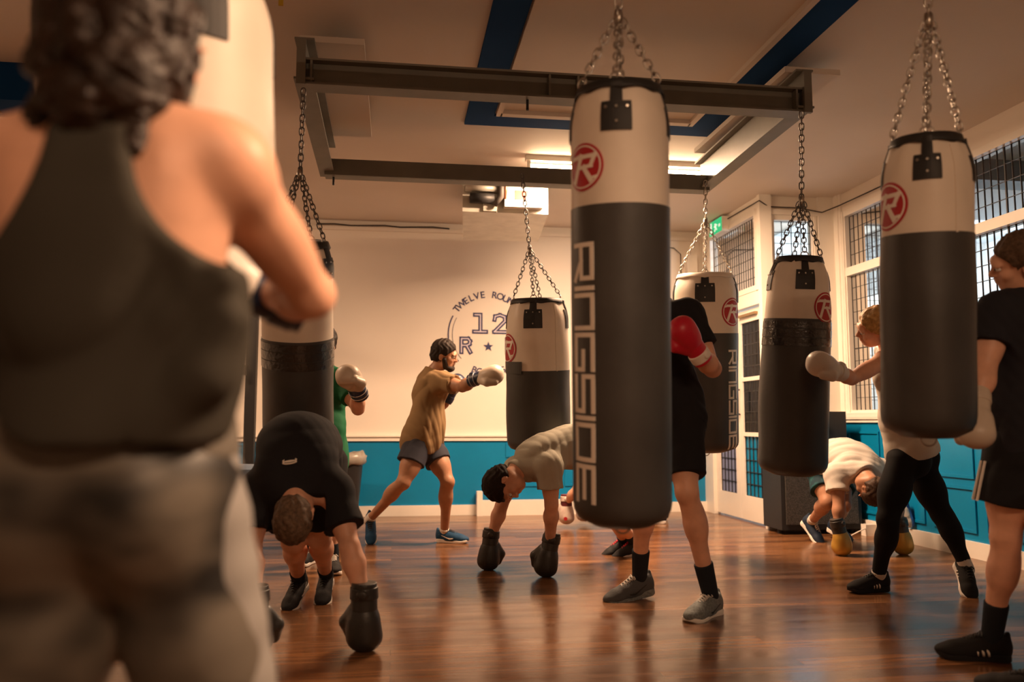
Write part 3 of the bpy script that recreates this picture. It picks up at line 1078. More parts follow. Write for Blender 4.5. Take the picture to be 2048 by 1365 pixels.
M_BIN = mat('blue grey plastic', (0.10, 0.14, 0.20), 0.45, 0.4)
mesh_obj('bin_body', *lathe([(.13, 0), (.16, .02), (.19, .55)], (bn[0], bn[1], 0), sq=1), M_BIN, r, 'auto')
mesh_obj('lid', *lathe([(.205, .55), (.21, .60), (.20, .645), (.15, .67), (.0, .68)], (bn[0], bn[1], 0), sq=1), M_BIN, r, 'auto')
MB().bb(bn[0] + .04, bn[0] + .075, bn[1] - .203, bn[1] - .17, .40, .52).obj('sticker', M_PRINT, r)
wb = gnd(694, 1022)
wb = vv(wb[0] - .0, 8.55, 0)
r = empty('waste_bin', wb, 'dark waste bin with a crumpled liner beside the green shirted boxer', 'bin')
mesh_obj('bin_body', *lathe([(.15, 0), (.16, .02), (.21, .60), (.215, .62)], wb, sq=1), M_DARK, r, 'auto')
V, Fc = lathe([(.20, .58), (.235, .60), (.24, .66), (.21, .70), (.15, .64), (.02, .62)], wb, sq=1)
rnd = random.Random(5)
V = [(x + rnd.uniform(-.012, .012), y + rnd.uniform(-.012, .012), z + rnd.uniform(-.02, .02)) for x, y, z in V]
mesh_obj('bin_liner', V, Fc, mat('grey liner film', (0.30, 0.27, 0.23), 0.3, 0.5), r, True)

# speakers in the corner
sp = empty('bass_cabinet', (3.88, 7.2, 0), 'big black bass speaker cabinet with mesh front standing on the floor in the corner', 'speaker')
MB().bb(3.45, 4.22, 7.08, 7.45, .04, .66).obj('cabinet', M_DARK, sp)
MB().bb(3.49, 4.18, 7.065, 7.085, .09, .62).obj('grille', mat('speaker mesh', (0.06, 0.055, 0.05), 0.5, var=.8, vscale=160, bump=.6, bscale=160), sp)
for x in (3.49, 4.18):
    MB().tube([(x, 7.2, 0), (x, 7.2, .05)], .025, 10).obj('foot', M_BLACK, sp)
s2 = empty('loudspeaker', (4.0, 7.05, .66), 'black loudspeaker box on top of the bass cabinet', 'speaker')
MB().bb(3.76, 4.12, 7.11, 7.44, .66, 1.10).obj('cabinet', M_DARK, s2)
m = MB(); m.tube([(3.88, 7.112, .80), (3.88, 7.095, .80)], .075, 20); m.obj('woofer', mat('speaker cone', (0.05, 0.048, 0.045), 0.35), s2)
m = MB(); m.tube([(3.88, 7.112, .99), (3.88, 7.09, .99)], .04, 16); m.obj('tweeter', mat('horn', (0.2, 0.19, 0.18), 0.3), s2)
MB().bb(3.99, 4.06, 7.095, 7.112, .74, .80).obj('badge', M_CHAIN, s2)
pl = gnd(1738, 1072)
r = empty('plug_adapter', (pl[0], pl[1], 0), 'white plug adapter with a trailing lead on the floor by the bass cabinet', 'adapter')
MB().bb(pl[0] - .05, pl[0] + .05, pl[1] - .04, pl[1] + .04, 0, .10).obj('housing', M_WHITE, r)
MB().tube([(pl[0] - .04, pl[1] - .03, .07), (pl[0] - .12, pl[1] - .06, .05), (pl[0] - .2, pl[1] - .05, .01)], .006, 6).obj('lead', M_PRINT, r, True)
r = empty('yellow_strap', at(562, -2, 4.2) * vv(1, 1, 0) + vv(0, 0, ZC), 'short yellow strap hanging from the ceiling at the top edge', 'strap')
p_ = at(562, -2, 4.2)
MB().bb(p_[0] - .012, p_[0] + .012, p_[1] - .004, p_[1] + .004, at(562, 12, 4.2)[2], ZC).obj('webbing', mat('yellow webbing', (0.5, 0.33, 0.02), 0.7), r)
# ------------------------------------------------------------------ implicit surfaces for bodies, clothing, gloves and shoes
class Field:
    def __init__(s):
        s.ops = []

    def u(s, fn, lo, hi, k=0.02):
        s.ops.append(('u', fn, np.asarray(lo, float), np.asarray(hi, float), k))
        return s

    def sub(s, fn, lo, hi, k=0.01):
        s.ops.append(('s', fn, np.asarray(lo, float), np.asarray(hi, float), k))
        return s

    def cut(s, p, n, lo=None, hi=None):
        """keep the side where (q-p).n < 0"""
        p, n = np.asarray(p, float), nrm(n)
        fn = lambda x, y, z: (x - p[0]) * n[0] + (y - p[1]) * n[1] + (z - p[2]) * n[2]
        s.ops.append(('i', fn, lo, hi, 0.004))
        return s

    def warp(s, fn):
        s.ops.append(('w', fn, None, None, 0))
        return s

    def cone(s, a, b, ra, rb, k=0.03, flat_a=False, flat_b=False, sq=None):
        a, b = np.asarray(a, float), np.asarray(b, float)
        ba = b - a
        L2 = max(ba @ ba, 1e-9)
        L = math.sqrt(L2)

        def fn(x, y, z):
            px, py, pz = x - a[0], y - a[1], z - a[2]
            t = (px * ba[0] + py * ba[1] + pz * ba[2]) / L2
            tc = np.clip(t, 0, 1)
            qx, qy, qz = px - tc * ba[0], py - tc * ba[1], pz - tc * ba[2]
            if sq is not None:
                ax, f = sq
                dd = qx * ax[0] + qy * ax[1] + qz * ax[2]
                e = dd * (1 / f - 1)
                qx, qy, qz = qx + e * ax[0], qy + e * ax[1], qz + e * ax[2]
            d = np.sqrt(qx * qx + qy * qy + qz * qz) - (ra + (rb - ra) * tc)
            if flat_b:
                d = np.maximum(d, (t - 1) * L)
            if flat_a:
                d = np.maximum(d, -t * L)
            return d
        m = max(ra, rb)
        return s.u(fn, np.minimum(a, b) - m, np.maximum(a, b) + m, k)

    def ell(s, c, M, r, k=0.03, mode='u'):
        """ellipsoid: centre c, axes = columns of M, radii r"""
        c = np.asarray(c, float)
        M = np.asarray(M, float)
        r = np.asarray(r, float)

        def fn(x, y, z):
            px, py, pz = x - c[0], y - c[1], z - c[2]
            a = px * M[0, 0] + py * M[1, 0] + pz * M[2, 0]
            b = px * M[0, 1] + py * M[1, 1] + pz * M[2, 1]
            e = px * M[0, 2] + py * M[1, 2] + pz * M[2, 2]
            k0 = np.sqrt((a / r[0]) ** 2 + (b / r[1]) ** 2 + (e / r[2]) ** 2)
            k1 = np.sqrt((a / r[0] ** 2) ** 2 + (b / r[1] ** 2) ** 2 + (e / r[2] ** 2) ** 2)
            return k0 * (k0 - 1) / np.maximum(k1, 1e-6)
        h = np.sqrt(((M * r) ** 2).sum(1))
        return (s.u if mode == 'u' else s.sub)(fn, c - h, c + h, k)

    def mesh(s, vox, smooth=1):
        us = [o for o in s.ops if o[0] == 'u']
        lo = np.min([o[2] for o in us], 0) - .03
        hi = np.max([o[3] for o in us], 0) + .03
        n = np.ceil((hi - lo) / vox).astype(int) + 1
        ax = [(lo[i] + vox * np.arange(n[i])).astype(np.float32) for i in range(3)]
        Fv = np.full(n, 0.12, np.float32)

        def sl(a, b, pad):
            i0 = np.clip(np.floor((a - pad - lo) / vox).astype(int), 0, n - 1)
            i1 = np.clip(np.ceil((b + pad - lo) / vox).astype(int) + 1, 1, n)
            return tuple(slice(i0[i], i1[i]) for i in range(3))

        def co(S):
            return ax[0][S[0]][:, None, None], ax[1][S[1]][None, :, None], ax[2][S[2]][None, None, :]
        for (op, fn, a, b, k) in s.ops:
            if op == 'w':
                S = (slice(None),) * 3
                Fv = (Fv + np.where(np.abs(Fv) < .06, fn(*co(S)), 0)).astype(np.float32)
                continue
            S = sl(a, b, max(k, .012) + 2 * vox) if a is not None else (slice(None),) * 3
            x, y, z = co(S)
            d = fn(x, y, z).astype(np.float32)
            f = Fv[S]
            if op == 'u':
                h = np.maximum(k - np.abs(f - d), 0) / k
                Fv[S] = np.minimum(f, d) - h * h * (k * .25)
            elif op == 's':
                d = -d
                h = np.maximum(k - np.abs(f - d), 0) / k
                Fv[S] = np.maximum(f, d) + h * h * (k * .25)
            else:
                Fv[S] = np.maximum(f, np.broadcast_to(d, f.shape))
        return nets(Fv, lo, vox, smooth)


def nets(Fv, lo, vox, smooth):
    nx, ny, nz = Fv.shape
    sg = Fv < 0
    cnt = np.zeros((nx - 1, ny - 1, nz - 1), np.int8)
    offs = [(i, j, k) for i in (0, 1) for j in (0, 1) for k in (0, 1)]
    for (i, j, k) in offs:
        cnt += sg[i:nx - 1 + i, j:ny - 1 + j, k:nz - 1 + k]
    I = np.stack(np.nonzero((cnt > 0) & (cnt < 8)), 1)
    idx = np.full(cnt.shape, -1, np.int32)
    idx[I[:, 0], I[:, 1], I[:, 2]] = np.arange(len(I))
    val = np.stack([Fv[I[:, 0] + i, I[:, 1] + j, I[:, 2] + k] for (i, j, k) in offs], 1)
    acc = np.zeros((len(I), 3), np.float64)
    num = np.zeros(len(I))
    for a in range(8):
        for b in range(a + 1, 8):
            da = np.array(offs[b]) - np.array(offs[a])
            if np.abs(da).sum() != 1:
                continue
            fa, fb = val[:, a], val[:, b]
            m = (fa < 0) != (fb < 0)
            t = np.where(m, fa / np.where(m, fa - fb, 1), 0)
            acc += m[:, None] * (np.array(offs[a]) + t[:, None] * da)
            num += m
    V = lo + vox * (I + acc / num[:, None])
    Q = []
    for axn in range(3):
        o1, o2 = [(1, 2), (2, 0), (0, 1)][axn]
        sh = [slice(None)] * 3
        s0, s1 = list(sh), list(sh)
        s0[axn] = slice(0, -1)
        s1[axn] = slice(1, None)
        A, B = sg[tuple(s0)], sg[tuple(s1)]
        E = np.stack(np.nonzero(A != B), 1)
        E = E[(E[:, o1] > 0) & (E[:, o2] > 0) & (E[:, o1] < Fv.shape[o1] - 1) & (E[:, o2] < Fv.shape[o2] - 1)]
        ins = A[E[:, 0], E[:, 1], E[:, 2]]
        c = []
        for (p, q) in ((1, 1), (0, 1), (0, 0), (1, 0)):
            e = E.copy()
            e[:, o1] -= p
            e[:, o2] -= q
            c.append(idx[e[:, 0], e[:, 1], e[:, 2]])
        q = np.stack(c, 1)
        q[~ins] = q[~ins][:, ::-1]
        Q.append(q)
    Q = np.concatenate(Q)
    Q = Q[(Q >= 0).all(1)]
    for _ in range(smooth):
        e = np.concatenate([Q[:, [0, 1]], Q[:, [1, 2]], Q[:, [2, 3]], Q[:, [3, 0]]])
        nv = len(V)
        c = np.bincount(e[:, 0], minlength=nv) + np.bincount(e[:, 1], minlength=nv)
        S = np.stack([np.bincount(e[:, 0], V[e[:, 1], i], nv) + np.bincount(e[:, 1], V[e[:, 0], i], nv) for i in range(3)], 1)
        V = np.where(c[:, None] > 0, V * .5 + .5 * S / np.maximum(c, 1)[:, None], V)
    return V, Q


def folds(amp, freq=22, ax=(0, 0, 1), seed=0, tilt=.6):
    """cloth creases: ridged waves running roughly along ax"""
    rnd = np.random.RandomState(seed)
    a = nrm(ax)
    p = nrm(np.cross(a, rnd.randn(3)))
    q = np.cross(a, p)
    w = rnd.rand(8) * 6.28

    def fn(x, y, z):
        A = x * a[0] + y * a[1] + z * a[2]
        P_ = x * p[0] + y * p[1] + z * p[2]
        Q_ = x * q[0] + y * q[1] + z * q[2]
        s1 = np.sin(freq * (P_ + tilt * .5 * A) + 1.6 * np.sin(7 * A + w[0]) + 1.2 * np.sin(9 * Q_ + w[1]))
        s2 = np.sin(freq * 1.3 * (Q_ - tilt * .6 * A) + 1.5 * np.sin(8 * A + w[2] + 5 * P_))
        s3 = np.sin(freq * .55 * (A + .4 * P_) + 2 * np.sin(6 * Q_ + w[3]))
        m = .5 + .5 * np.sin(6 * A + 4 * P_ + w[4])
        return amp * ((1 - np.abs(s1)) * m + (1 - np.abs(s2)) * (1 - m) + .5 * s3 - .5)
    return fn


# ------------------------------------------------------------------ people
I3 = np.eye(3)


class Body:
    """J: world joints; right/left from the person's own view."""

    def __init__(s, J, label, h=1.0, female=False, bulk=1.0, skin=None, vox=.007, hscale=1.0):
        s.__dict__.update({k: np.asarray(v, float) for k, v in J.items()})
        s.h, s.fem, s.bulk, s.vox, s.skin, s.hs = h, female, bulk, vox, skin or M_SKIN, hscale
        s.CF = basis(s.neck - s.waist, s.sR - s.sL)
        s.WF = basis(s.chest - s.pel, (s.sR - s.sL) + (s.hR - s.hL))
        s.PF = basis(s.waist - s.pel, s.hR - s.hL)
        hu = nrm(s.head - s.neck) if 'hup' not in J else nrm(s.hup)
        f = nrm(s.face)
        hu = nrm(hu - f * (hu @ f))
        s.HF = np.stack([np.cross(f, hu), f, hu], 1)
        base = (s.aL + s.aR) / 2
        s.root = empty('person', (base[0], base[1], 0), label, 'person')
        s.label = label
        for n, a, b in (('uarm R', s.sR, s.eR), ('farm R', s.eR, s.wR), ('uarm L', s.sL, s.eL), ('farm L', s.eL, s.wL), ('thigh R', s.hR, s.kR), ('shin R', s.kR, s.aR), ('thigh L', s.hL, s.kL), ('shin L', s.kL, s.aL), ('spine', s.pel, s.neck), ('shoulders', s.sL, s.sR), ('hips', s.hL, s.hR), ('neckhead', s.neck, s.head)):
            if DEBUG:
                print('   %-10s %.2f' % (n, np.linalg.norm(a - b)), end='')
        if DEBUG:
            print('  <<', label)

    def torso(s, F, i=0.0, k=.05, lower=True):
        h, b = s.h, s.bulk
        W = np.linalg.norm(s.sR - s.sL) / 2
        C, Wf, Pf = s.CF, s.WF, s.PF
        wid = (.88 if s.fem else 1.0) * b
        top = s.neck - C[:, 2] * .055 * h
        F.ell(s.chest, C, (.150 * h * wid + i, .110 * h * b + i, .185 * h + i), k)
        for S in (s.sR, s.sL):
            d = S - top
            F.cone(top + d * .25, S - C[:, 2] * .012, .062 * h * b + i, .056 * h * b + i, k)
            F.cone(s.neck + C[:, 2] * .02 * h - C[:, 1] * .01, top + d * .72 + C[:, 2] * .025 * h, .042 * h + i, .030 * h + i, .045)
            sg = nrm(S - top)
            F.ell(s.chest + C[:, 1] * .06 * h + C[:, 2] * .055 * h + sg * .072 * h, C, (.075 * h + i, .048 * h + i, .062 * h + i), .04)
            F.ell(s.chest - C[:, 1] * .035 * h + C[:, 2] * .02 * h + sg * .085 * h, C, (.065 * h * wid + i, .072 * h + i, .15 * h + i), .05)
        F.ell(s.waist, Wf, ((.112 if s.fem else .132) * h * b + i, .098 * h * b + i, .13 * h + i), .06)
        F.cone(s.chest, s.waist, .098 * h * b + i, .095 * h * b + i, .06)
        F.cone(s.waist, s.pel, .095 * h * b + i, .10 * h * b + i, .06)
        if lower:
            F.ell(s.pel, Pf, ((.158 if s.fem else .150) * h * b + i, .108 * h * b + i, .105 * h + i), .06)
            for S in (s.hR, s.hL):
                sg = nrm(S - s.pel - Pf[:, 2] * ((S - s.pel) @ Pf[:, 2]))
                F.ell(s.pel - Pf[:, 1] * .052 * h - Pf[:, 2] * .045 * h + sg * .070 * h, Pf, (.080 * h + i, .082 * h + i, .092 * h + i), .04)
        return F

    def leg(s, F, H, K, A, i=0.0, k=.045):
        h, b = s.h, s.bulk ** .7
        t = nrm(A - K)
        # back of the calf: opposite to the knee's bending direction
        fw = nrm(s.PF[:, 1] - t * (s.PF[:, 1] @ t))
        m = K + (A - K) * .27 - fw * .020 * h
        tt = nrm(K - H)
        F.cone(H, H + (K - H) * .55, .086 * h * b + i, .072 * h * b + i, k)
        F.cone(H + (K - H) * .5, K, .073 * h * b + i, .052 * h * b + i, k)
        q = basis(-tt, s.PF[:, 0])
        F.ell(H + (K - H) * .45 + q[:, 1] * .018 * h, q, (.068 * h * b + i, .07 * h * b + i, .17 * h + i), .04)
        F.cone(K, K + (A - K) * .35, .050 * h * b + i, .047 * h * b + i, .03)
        F.cone(K + (A - K) * .3, A, .047 * h * b + i, .033 * h + i, .03)
        q = basis(-t, s.PF[:, 0])
        F.ell(m, q, (.052 * h * b + i, .048 * h * b + i, .115 * h + i), .03)
        F.ell(K + fw * .022 * h, q, (.034 * h + i, .030 * h + i, .042 * h + i), .025)
        return F

    def arm(s, F, S, E, Wr, i=0.0, k=.035, hand=None):
        h, b = s.h, s.bulk ** .7 * (.86 if s.fem else 1)
        F.ell(S, basis(S - E, s.CF[:, 0]), (.060 * h * b + i, .060 * h * b + i, .072 * h + i), .04)
        F.cone(S, E, .052 * h * b + i, .040 * h * b + i, k)
        q = basis(S - E, s.CF[:, 0])
        F.ell(S + (E - S) * .52, q, (.050 * h * b + i, .052 * h * b + i, .10 * h + i), .03)
        F.cone(E, E + (Wr - E) * .3, .040 * h * b + i, .045 * h * b + i, .025)
        F.cone(E + (Wr - E) * .28, Wr, .045 * h * b + i, .029 * h + i, .03)
        return F

    def w(s, q):
        return s.head + s.HF @ (np.asarray(q, float) * s.h * s.hs)

    def headf(s, F):
        g = s.h * s.hs
        M = s.HF
        e = lambda c, r, k=.02, mode='u': F.ell(s.w(c), M, np.asarray(r) * g, k * g, mode)
        F.cone(s.neck - s.CF[:, 2] * .03 * g, s.w((0, -.025, -.05)), (.050 if s.fem else .058) * g, (.046 if s.fem else .054) * g, .03)
        e((0, -.014, .032), (.076, .097, .088))
        e((0, .028, -.035), (.060, .066, .078))
        e((0, .060, -.088), (.030, .028, .024), .03)
        for x in (-1, 1):
            e((x * .038, .030, -.070), (.024, .045, .030), .03)
            e((x * .044, .062, -.024), (.022, .022, .020), .02)
            e((x * .031, .103, .004), (.017, .015, .011), .012, 's')
            e((x * .034, .086, .021), (.026, .012, .008), .015)
            e((x * .079, -.010, -.010), (.011, .020, .032), .008)
            e((x * .086, -.004, -.008), (.006, .010, .018), .006, 's')
        e((0, .088, .030), (.030, .014, .018), .02)
        F.cone(s.w((0, .086, .014)), s.w((0, .108, -.026)), .009 * g, .0125 * g, .012)
        for x in (-1, 1):
            e((x * .012, .097, -.029), (.010, .012, .008), .008)
        e((0, .094, -.051), (.024, .012, .007), .008)
        e((0, .091, -.062), (.021, .011, .008), .008)
        e((0, .106, -.0565), (.024, .008, .0022), .004, 's')
        return F

    def build(s, feet=True):
        F = Field()
        s.torso(F)
        s.headf(F)
        for S, E, Wr, g in ((s.sR, s.eR, s.wR, 'gR'), (s.sL, s.eL, s.wL, 'gL')):
            s.arm(F, S, E, Wr)
            d = nrm(getattr(s, g))
            F.cone(Wr, Wr + d * .075 * s.h, .028 * s.h, .032 * s.h, .02)
        for H, K, A, t in ((s.hR, s.kR, s.aR, s.tR), (s.hL, s.kL, s.aL, s.tL)):
            s.leg(F, H, K, A)
            tt = nrm(t)
            F.cone(A, A + tt * .075 * s.h - nrm(K - A - tt * ((K - A) @ tt)) * .035, .024, .018, .02)
        V, Q = F.mesh(s.vox)
        s.body = mesh_obj('body', V, Q, s.skin, s.root, True)
        return s

    # ---- clothing
    def part(s, name, F, m, vox=None, label=None, smooth=1):
        V, Q = F.mesh(vox or s.vox, smooth)
        return mesh_obj(name, V, Q, m, s.root, True, label)

    def shirt(s, m, name='t_shirt', sleeve=.58, loose=.020, drop=.10, amp=.008, seed=1, freq=22, flare=.02, sl_r=.075):
        F = Field()
        h = s.h
        s.torso(F, loose * .8, .07, lower=False)
        hem = s.pel - s.PF[:, 2] * drop * h
        wid = (.150 if not s.fem else .145) * h * s.bulk + loose + flare * .4
        F.ell(s.waist, s.WF, (wid * .93, .105 * h * s.bulk + loose, .17 * h), .07)
        F.ell(s.pel, s.PF, (wid, .118 * h * s.bulk + loose + flare * .3, (drop + .13) * h), .07)
        F.ell(s.pel - s.PF[:, 1] * .05 * h, s.PF, (wid * .95, .10 * h + loose, (drop + .09) * h), .07)
        F.cut(hem, -s.PF[:, 2])
        C = s.CF
        F.warp(folds(amp, freq, s.WF[:, 2], seed))
        for S, E in ((s.sR, s.eR), (s.sL, s.eL)):
            if sleeve > 0:
                e = S + (E - S) * sleeve
                F.cone(S - (S - s.chest) * .12, S, .068 * h * s.bulk ** .7 + loose * .4, .064 * h * s.bulk ** .7 + loose * .5, .05)
                F.cone(S - (E - S) * .02, e, .062 * h * s.bulk ** .7 + loose * .5, sl_r * h * s.bulk ** .6 + loose * .2, .04, flat_b=True)
        F.warp(folds(amp * .4, freq * 2.1, C[:, 0], seed + 9))
        c = s.neck + C[:, 2] * .028 * h + C[:, 1] * .010
        F.cut(c, nrm(C[:, 2] * .95 + C[:, 1] * .30), c - .10 * h, c + .10 * h)
        o = s.part(name, F, m)
        G = Field().cone(c - C[:, 2] * .030 * h, c + C[:, 2] * .004, .078 * h, .068 * h, .02, True, True)
        V, Q = G.mesh(.006)
        mesh_obj('collar', V, Q, m, o, True)
        return o

    def shorts(s, m, name='shorts', frac=.62, loose=.018, amp=.006, seed=2, flare=.022, top=.10):
        F = Field()
        h, b = s.h, s.bulk
        F.ell(s.pel, s.PF, (.160 * h * b + loose * .6, .118 * h * b + loose * .6, .125 * h), .06)
        for S in (s.hR, s.hL):
            sg = nrm(S - s.pel)
            F.ell(s.pel - s.PF[:, 1] * .05 * h - s.PF[:, 2] * .045 * h + sg * .068 * h, s.PF, (.088 * h + loose * .4, .088 * h + loose * .4, .095 * h), .05)
        F.cut(s.pel + s.PF[:, 2] * top * h, s.PF[:, 2])
        for H, K in ((s.hR, s.kR), (s.hL, s.kL)):
            e = H + (K - H) * frac
            F.cone(H, e, .095 * h * b + loose * .5, .080 * h * b + loose * .4 + flare, .05, flat_b=True)
        F.warp(folds(amp, 26, nrm(s.kR - s.hR), seed))
        return s.part(name, F, m)

    def leggings(s, m, i=.006, to=.93):
        F = Field()
        s.torso(F, i, .05)
        F.cut(s.pel + s.PF[:, 2] * .13 * s.h, s.PF[:, 2])
        for H, K, A in ((s.hR, s.kR, s.aR), (s.hL, s.kL, s.aL)):
            e = K + (A - K) * to
            s.leg(F, H, K, A, i)
            F.cut(e, nrm(A - K), A - .09, A + .12)
        return s.part('leggings', F, m)

    def hair_short(s, m, name='hair', thick=.012, low=-.045, front=.062, seed=0, fade=True):
        F = Field()
        g = s.h * s.hs
        M = s.HF
        F.ell(s.w((0, -.016, .034)), M, np.array((.077 + thick, .098 + thick, .090 + thick * 1.3)) * g, .02)
        F.ell(s.w((0, -.045, -.02)), M, np.array((.068 + thick * .4, .062 + thick, .06)) * g, .03)
        f = s.HF[:, 1]
        u = s.HF[:, 2]
        F.cut(s.w((0, front, .04)), nrm(f - u * .75))
        F.cut(s.w((0, 0, low)), nrm(-u + f * .15))
        F.ell(s.w((0, .075, -.025)), M, np.array((.11, .07, .075)) * g, .01, 's')
        for x in (-1, 1):
            F.ell(s.w((x * .085, .002, -.03)), M, np.array((.03, .030, .042)) * g, .01, 's')
        rnd = np.random.RandomState(seed)
        w = rnd.rand(6) * 6

        def fn(x, y, z):
            return .0022 * (np.sin(170 * x + 3 * np.sin(60 * z + w[0]) + w[1]) + np.sin(160 * y + 3 * np.sin(50 * x + w[2])))
        F.warp(fn)
        V, Q = F.mesh(.0045)
        return mesh_obj(name, V, Q, m, s.root, True)

    def eyes(s):
        for x in (-1, 1):
            c = s.w((x * .031, .084, .004))
            F = Field().ell(c, s.HF, np.array((.013, .013, .010)) * s.h, .005)
            V, Q = F.mesh(.003)
            o = mesh_obj('eye', V, Q, M_EYE, s.root, True)
            G = Field().ell(s.w((x * .031, .0945, .004)), s.HF, np.array((.006, .004, .006)) * s.h, .003)
            V, Q = G.mesh(.002)
            mesh_obj('iris', V, Q, M_HAIR, o, True)
            B = Field().cone(s.w((x * .016, .099, .020)), s.w((x * .050, .086, .024)), .0045, .003, .003)
            V, Q = B.mesh(.0025)
            mesh_obj('eyebrow', V, Q, M_HAIR, s.root, True)

    def sock(s, A, K, t, m, hgt=.12):
        d = nrm(K - A)
        F = Field().cone(A - d * .03, A + d * hgt, .038 * s.h, .043 * s.h + .05 * max(0, hgt - .1), .01, flat_b=True)
        V, Q = F.mesh(.006)
        return mesh_obj('sock', V, Q, m, s.root, True)

    def shoe(s, A, t, up, m, sole=None, laces=None, stripes=None, left=False, swoosh=None):
        return shoe(s.root, A, t, up, m, sole or M_RUBBER, laces, stripes, left, swoosh, s.h)

    def glove(s, side, m, cuff=None, strap=None, dorsal=(0, -1, 0), thumb=(1, 0, 0), size=1.0, palm=None, label=None, trim=None):
        Wr = s.wR if side == 'R' else s.wL
        d = s.gR if side == 'R' else s.gL
        return glove(s.root, Wr, d, dorsal, thumb, m, cuff or m, strap or m, size, palm, label, trim)


CACHE = {}


def cached(key, fn):
    if key not in CACHE:
        CACHE[key] = fn()
    return CACHE[key]


def place(name, VQ, M, o, m, root, sc_=1.0, smooth=True, label=None):
    V, Q = VQ
    W = (np.asarray(V) * sc_) @ M.T + o
    if np.linalg.det(M) < 0:
        Q = Q[:, ::-1].copy() if isinstance(Q, np.ndarray) else [tuple(f[::-1]) for f in Q]
    return mesh_obj(name, W, Q, m, root, smooth, label)


def _glove_body():
    F = Field()
    F.ell((0, .098, .004), I3, (.069, .084, .056), .03)
    F.ell((-.002, .142, -.008), I3, (.068, .050, .058), .03)
    F.ell((0, .118, -.042), I3, (.058, .054, .036), .025)
    F.ell((0, .045, -.002), I3, (.050, .055, .044), .03)
    F.cone((.038, .030, -.012), (.074, .085, -.030), .027, .029, .02)
    F.cone((.074, .085, -.030), (.060, .136, -.048), .029, .025, .008)
    F.ell((.054, .118, -.014), I3, (.008, .045, .020), .006, 's')
    F.ell((0, .10, -.076), I3, (.05, .028, .012), .012, 's')
    return F.mesh(.004)


def _glove_cuff():
    F = Field().cone((0, -.075, 0), (0, .035, 0), .050, .053, .01, True, True, sq=((0, 0, 1), .9))
    return F.mesh(.004)


def _glove_strap():
    F = Field().cone((0, -.060, 0), (0, -.012, 0), .0545, .0565, .01, True, True, sq=((0, 0, 1), .9))
    F.ell((.0, -.036, .052), I3, (.022, .018, .006), .004)
    return F.mesh(.004)


def _glove_trim():
    out = []
    for y in (-.050, -.018):
        F = Field().cone((0, y - .004, 0), (0, y + .004, 0), .0575, .0580, .004, True, True, sq=((0, 0, 1), .9))
        V, Q = F.mesh(.0035)
        out.append((V, Q))
    V = np.concatenate([out[0][0], out[1][0]])
    Q = np.concatenate([out[0][1], out[1][1] + len(out[0][0])])
    return V, Q


def _glove_palm():
    F = Field()
    F.ell((.004, .085, -.036), I3, (.040, .055, .020), .01)
    return F.mesh(.004)


def glove(root, Wr, d, dorsal, thumb, m, cuff, strap, size, palm, label, trim=None):
    y = nrm(d)
    z = np.asarray(dorsal, float)
    z = nrm(z - y * (z @ y))
    x = np.cross(y, z)
    if x @ np.asarray(thumb, float) < 0:
        x = -x
    M = np.stack([x, y, z], 1)
    o = np.asarray(Wr, float)
    g = place('boxing_glove', cached('gb', _glove_body), M, o, m, root, size, label=label)
    place('cuff', cached('gc', _glove_cuff), M, o, cuff, g, size)
    place('strap', cached('gs', _glove_strap), M, o, strap, g, size)
    if trim:
        place('trim_band', cached('gt', _glove_trim), M, o, trim, g, size)
    if palm:
        place('palm_patch', cached('gp', _glove_palm), M, o, palm, g, size)
    return g


def _shoe_upper():
    F = Field()
    F.ell((0, -.030, .055), I3, (.037, .046, .055), .02)
    F.cone((0, -.008, .085), (0, .085, .052), .034, .036, .03)
    F.cone((0, .03, .04), (.004, .135, .036), .038, .042, .03)
    F.ell((.004, .155, .034), I3, (.044, .060, .030), .02)
    F.cut((0, 0, .110), (0, -.12, 1))
    F.cut((0, 0, .016), (0, 0, -1))
    F.cone((0, -.052, .07), (0, -.060, .112), .014, .010, .02)
    return F.mesh(.004)


def _shoe_sole():
    F = Field()

    def fn(x, y, z):
        t = np.clip((y + .03) / .19, 0, 1)
        w = .040 - .010 * np.sin(np.pi * np.clip(t * 1.25, 0, 1)) + .010 * t
        yy = np.clip(y, -.03, .16)
        d2 = np.sqrt((x - .004 * t) ** 2 + (y - yy) ** 2) - w
        top = .034 - .012 * t + .010 * np.clip((y - .16) / .04, 0, 1)
        bot = .018 * np.clip((y - .15) / .06, 0, 1) ** 2 + .006 * np.clip((-.04 - y) / .03, 0, 1)
        return np.maximum(np.maximum(d2, z - top), bot - z)
    F.u(fn, (-.06, -.08, 0), (.06, .22, .045), .006)
    return F.mesh(.004)


